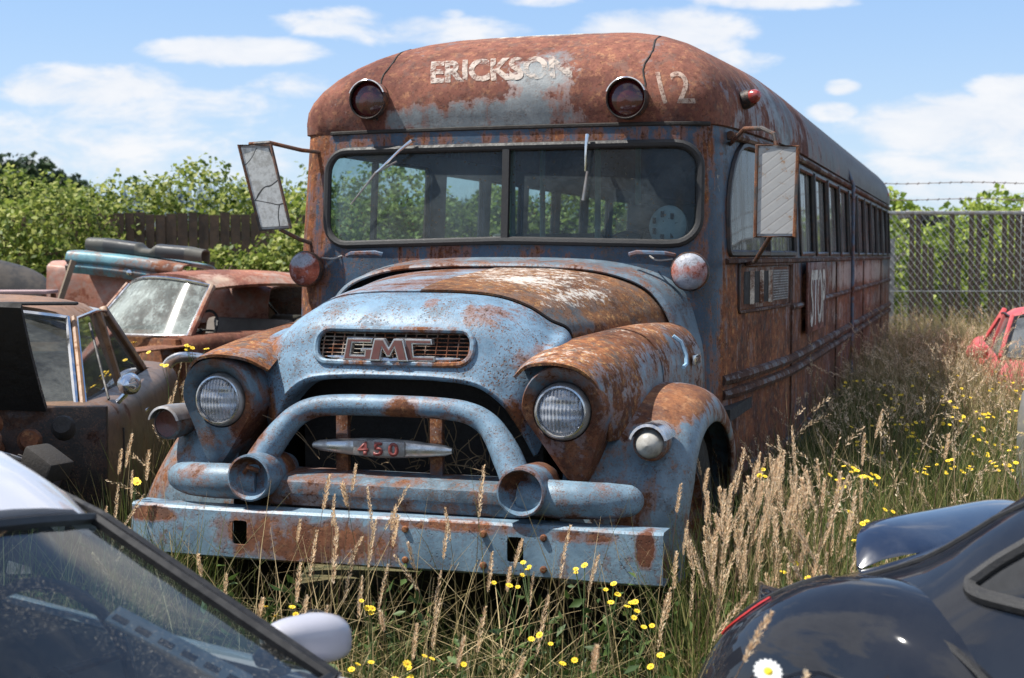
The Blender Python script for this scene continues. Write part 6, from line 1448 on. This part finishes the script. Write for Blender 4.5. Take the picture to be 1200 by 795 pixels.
def thicket(name, label, blobs, n, size, mat, cat='bush', thr=-.25, ncl=.55, canes=40, seed=0., dome=.75):
    """overlapping leafy mounds: leaves thickest at the skin, with holes and ragged shoots"""
    bl = np.array(blobs, float); vol = bl[:, 3] * bl[:, 4] + bl[:, 3] * bl[:, 5]; pick = RNG.choice(len(bl), n * 2, p=vol / vol.sum())
    d = RNG.normal(0, 1, (n * 2, 3)); d[:, 1] -= .35; d[:, 2] += .25; d /= np.linalg.norm(d, axis=1)[:, None]
    r = 1 - np.abs(RNG.normal(0, .16, n * 2)) + RNG.exponential(.022, n * 2)
    C = bl[pick, :3] + d * bl[pick, 3:] * r[:, None]
    rag = vnoise(C, 1.9, seed); C = C + d * (rag * .17)[:, None]
    ok = (vnoise(C, 3.3, seed + 5) > thr) & (C[:, 2] > .03); C, d = C[ok][:n], d[ok][:n]
    o0 = bl[:, :3].mean(0); root = thing(name, label, cat, (o0[0], o0[1], 0))
    V, F = leaf_cards(C, RNG.uniform(size * .6, size * 1.3, len(C)), d * .9, .72)
    o = mesh_np('foliage', V - np.array((o0[0], o0[1], 0)), F, mat, None); o.parent = root
    m = MB()
    for k in range(canes):
        b_ = bl[RNG.integers(len(bl))]; a = RNG.uniform(0, 6.28); p = np.array((b_[0] + RNG.uniform(-.5, .5) * b_[3], b_[1] + RNG.uniform(-.4, .4) * b_[4], 0))
        e = np.array((b_[0] + math.cos(a) * b_[3] * .8, b_[1] + math.sin(a) * b_[4] * .7, b_[2] + b_[5] * RNG.uniform(.2, .7)))
        pts = [p, p * .6 + e * .4 + (0, 0, .2), e, e + (e - p) * (.25, .25, -.06)]
        m.tube(cr1([q - np.array((o0[0], o0[1], 0)) for q in pts], 4), .007, 4, cap=False)
    m.build('canes', M_cane, root)
    return root
B = []
for x in np.arange(-17, -1.2, .95): B.append((x, 21.0 + RNG.uniform(-.2, .4), 1.42 + RNG.uniform(-.1, .10), 1.0, 1.1, 1.45 + RNG.uniform(-.10, .18)))
thicket('bramble_hedge', 'long green bramble hedge rising behind the timber fence', B, 56000, .09, M_bram, 'hedge', seed=1., thr=-.5)
B = []
for x in np.arange(-16, -6.2, .8): B.append((x, 19.3 + RNG.uniform(-.2, .3), .95, .9, .85, 1.45 + RNG.uniform(-.25, .25)))
B += [(-6.0, 19.4, 1.75, .75, .5, .65), (-5.7, 19.6, 1.3, .5, .4, .8)]
thicket('bramble_bush', 'green bramble bush spilling over the front of the fence at the left', B, 32000, .088, M_bram, seed=2.)
B = [(-3.25, 18.9, .95, .75, .7, .95), (-2.5, 18.8, 1.15, .8, .8, 1.1), (-1.7, 18.9, 1.3, .8, .8, 1.25), (-.9, 18.9, 1.3, .9, .8, 1.25), (-.1, 19.0, 1.3, .9, .8, 1.3), (.8, 19.1, 1.35, .9, .7, 1.3), (-2.9, 19.2, 1.4, .5, .5, .6), (1.5, 19.4, 1.3, .8, .6, 1.2), (-3.95, 19.1, .9, .5, .5, .85)]
thicket('bramble_bush', 'green bramble bush climbing the fence behind the left bus mirror', B, 26000, .085, M_bram, seed=3.)
B = []
for x in np.arange(4.2, 13.5, .9): B.append((x, 24.2 + RNG.uniform(-.4, .6), 1.25, 1.0, 1.0, 1.22 + RNG.uniform(-.25, .2)))
thicket('bramble_hedge', 'bright green hedge showing through the chain-link fence', B, 20000, .11, M_bright, 'hedge', seed=4., thr=-.15)
def tree(label, X, Y, h, crown, n, size, mat, tr=.16, group=None, thr=-.2, seed=0.):
    root = thing('tree', label, 'tree', (X, Y, 0), 0, group); m = MB(); bl = np.array(crown, float)
    m.tube(cr1([(0, 0, -.1), (.05, .02, h * .25), (-.04, 0, h * .5), (0, 0, h * .85)], 4), np.linspace(tr, tr * .25, 13), 9)
    for b_ in bl: m.tube(cr1([(0, 0, h * RNG.uniform(.2, .5)), (b_[0] * .5, b_[1] * .5, b_[2] * .8), (b_[0], b_[1], b_[2])], 4), np.linspace(tr * .45, tr * .1, 9), 6)
    m.build('trunk', M_bark, root)
    vol = bl[:, 3] ** 2; pick = RNG.choice(len(bl), n * 2, p=vol / vol.sum()); d = RNG.normal(0, 1, (n * 2, 3)); d /= np.linalg.norm(d, axis=1)[:, None]
    r = 1 - np.abs(RNG.normal(0, .25, n * 2)); C = bl[pick, :3] + d * bl[pick, 3:] * r[:, None]; C = C + d * (vnoise(C, 2.2 / max(1, h * .12), seed) * .22 * bl[pick, 3] )[:, None]
    ok = vnoise(C, 3.2 / max(1, h * .15), seed + 3) > thr; C, d = C[ok][:n], d[ok][:n]
    V, F = leaf_cards(C, RNG.uniform(size * .6, size * 1.3, len(C)), d * .8, .8); o = mesh_np('crown', V, F, mat, None); o.parent = root
tree('dark spreading oak rising above the hedge at the far left', -26.3, 76, 6.9, [(-3.2, 0, 5.0, 1.9, 2, 1.4), (-1.2, 0, 5.7, 1.7, 2, 1.3), (.9, 0, 5.6, 1.6, 2, 1.3), (2.5, 0, 4.8, 1.5, 2, 1.2), (3.5, 0, 4.2, 1.1, 1.5, .9), (0, 0, 4.6, 3.2, 2.4, 1.5), (-4.5, 0, 4.6, 1.6, 2, 1.4)], 9000, .34, M_oak, .35, seed=7.)
tree('bright green bushy tree above the chain-link fence at the right', 12.2, 36, 3.4, [(-.9, 0, 2.45, .7, .9, .5), (.1, 0, 2.75, .8, .9, .55), (1.1, 0, 2.4, .8, .9, .55), (2.1, 0, 2.5, .9, .9, .55), (3.2, .3, 2.65, 1.0, 1, .6), (.8, 0, 1.9, 2.2, 1, .7)], 6000, .17, M_bright, .12, seed=8.)
tree('low pale green tree close behind the rear of the bus', 8.9, 33, 3.2, [(-.3, 0, 2.3, .8, .8, .8), (.35, 0, 2.3, .6, .7, .6), (-.9, 0, 2.6, .7, .7, .6)], 2200, .15, M_bright, .08, seed=9.)

# distant wooded skyline
m_f, t = newmat('hazed_conifers'); P = t.objco(); t.out(t.prin(t.mix(t.noise(P, .25, 5, .7), (.085, .125, .15), (.12, .16, .18)), .95))  # the bluish haze of distance is mixed into the tree colour
V, F = [], []; k = 0
for i in range(900):
    x = RNG.uniform(-190, 40); y = RNG.uniform(420, 470); hh = RNG.uniform(17, 25) * (1 + .12 * math.sin(x * .05)); rr = hh * .16
    for j in range(6):
        z0, z1 = hh * j / 7, hh * (j + 2.2) / 7.8; r0 = rr * (1 - j / 7.); q = [(x + r0 * math.cos(a), y + r0 * math.sin(a), z0) for a in np.linspace(0, 6.28, 7)[:-1] + i]; V += q + [(x, y, min(z1, hh))]; F += [(k + a, k + (a + 1) % 6, k + 6) for a in range(6)]; k += 7
mesh_np('distant_forest', np.array(V), np.array(F), m_f)

# shed roof beyond the fence
sh = thing('shed', 'dark low shed roof beyond the chain-link fence', 'shed', (8.65, 30, 0))
MB().prism([(-.55, 2.55), (.45, 2.38), (1.3, 2.12), (1.3, 2.04), (-.55, 2.42)], lambda a, b_: (a, -1, b_), lambda a, b_: (a, 2, b_)).build('roof', simple('dark_roofing', (.035, .032, .032), .8), sh, recalc=True, smooth=0)
MB().box((.3, .5, 1.05), (1.5, 2.6, 2.1)).build('wall', simple('dark_boarding', (.05, .045, .04), .85), sh)

# chain-link fence with privacy slats and barbed wire
M_galv = simple('galvanised_wire', (.72, .72, .69), .55, .0, .2, 40, dirt=.3, dirtcol=(.28, .18, .12))
cf = thing('chain_link_fence', 'tall chain-link fence with dark slats woven in and barbed wire on top', 'fence', (0, 21.2, 0), R(0))
m = MB(); X0, X1, ZT = 3.6, 13.5, 2.28
wv, wf, kk = [], [], 0
def wire(p, q, r=.0062):
    global kk
    p, q = np.array(p), np.array(q); d = q - p; d /= np.linalg.norm(d); e = np.cross(d, (0, 1, 0)); e /= np.linalg.norm(e); g = np.cross(d, e)
    for c in (p, q):
        for a in (0, 2.09, 4.19): wv.append(c + r * (math.cos(a) * e + math.sin(a) * g))
    for j in range(3): wf.append((kk + j, kk + (j + 1) % 3, kk + 3 + (j + 1) % 3, kk + 3 + j))
    kk += 6
for x in np.arange(X0 - ZT, X1 + ZT, .098):
    for s in (-1, 1):
        dx = ZT * .80
        a, b_ = (x, -.012 if s > 0 else -.02, .02), (x + s * dx, -.012 if s > 0 else -.02, ZT)
        wire(a, b_, .0064 if s < 0 else .0018)
o = mesh_np('mesh_wire', np.array(wv), np.array(wf), M_galv, None); o.parent = cf
for sname, mat, fr in (('slats', simple('brown_slat', (.14, .088, .060), .7, var=.35, scale=6, dirt=.3), .72), ('pale_slats', simple('pale_slat', (.40, .39, .38), .7, dirt=.4), .0)):
    m = MB(); rg = random.Random(5); x = X0; i = 0
    while x < X1:
        gap = rg.random() * .86; pale = (4.92 < x < 5.0) or (5.62 < x < 5.72) or (5.05 < x < 5.08)
        top = ZT - .03 if rg.random() < .82 else rg.uniform(1.5, 2.1); bot = .05
        if pale and fr == 0: m.box((x, 0, 1.15), (.07, .008, 1.5))
        elif not pale and fr > 0 and gap < fr: m.box((x, rg.uniform(-.004, .004), (top + bot) / 2), (.070, .008, top - bot), ry=rg.uniform(-.012, .012))
        x += .098
    m.build(sname, mat, cf, smooth=0)
MB().tube([(X0, 0, ZT), (X1, 0, ZT)], .030, 10).build('top_rail', simple('rusty_galvanised_rail', (.46, .45, .43), .5, .4, .2, 30, dirt=.5, dirtcol=(.27, .14, .07)), cf)
MB().tube([(X0, 0, 1.12), (X1, 0, 1.12)], .010, 6).build('middle_wire', M_galv, cf)
for x in (4.55, 7.62, 10.7, 13.4):
    MB().tube([(x, .04, 0), (x, .04, ZT + .08)], .038, 12).build('post', M_galv, cf)
    MB().tube([(x, .04, ZT), (x, -.10, ZT + .55)], .02, 8).build('barb_arm', M_galv, cf)
for z, y in ((2.48, -.03), (2.72, -.09)):
    m = MB(); m.tube([(xx, y, z + .012 * math.sin(xx * 3)) for xx in np.linspace(X0, X1, 60)], .0055, 4)
    for xx in np.arange(X0, X1, .16): m.box((xx, y, z + .012 * math.sin(xx * 3)), (.012, .03, .035), ry=.7)
    m.build('barbed_wire', simple('rusty_wire', (.20, .16, .14), .7, .3), cf)
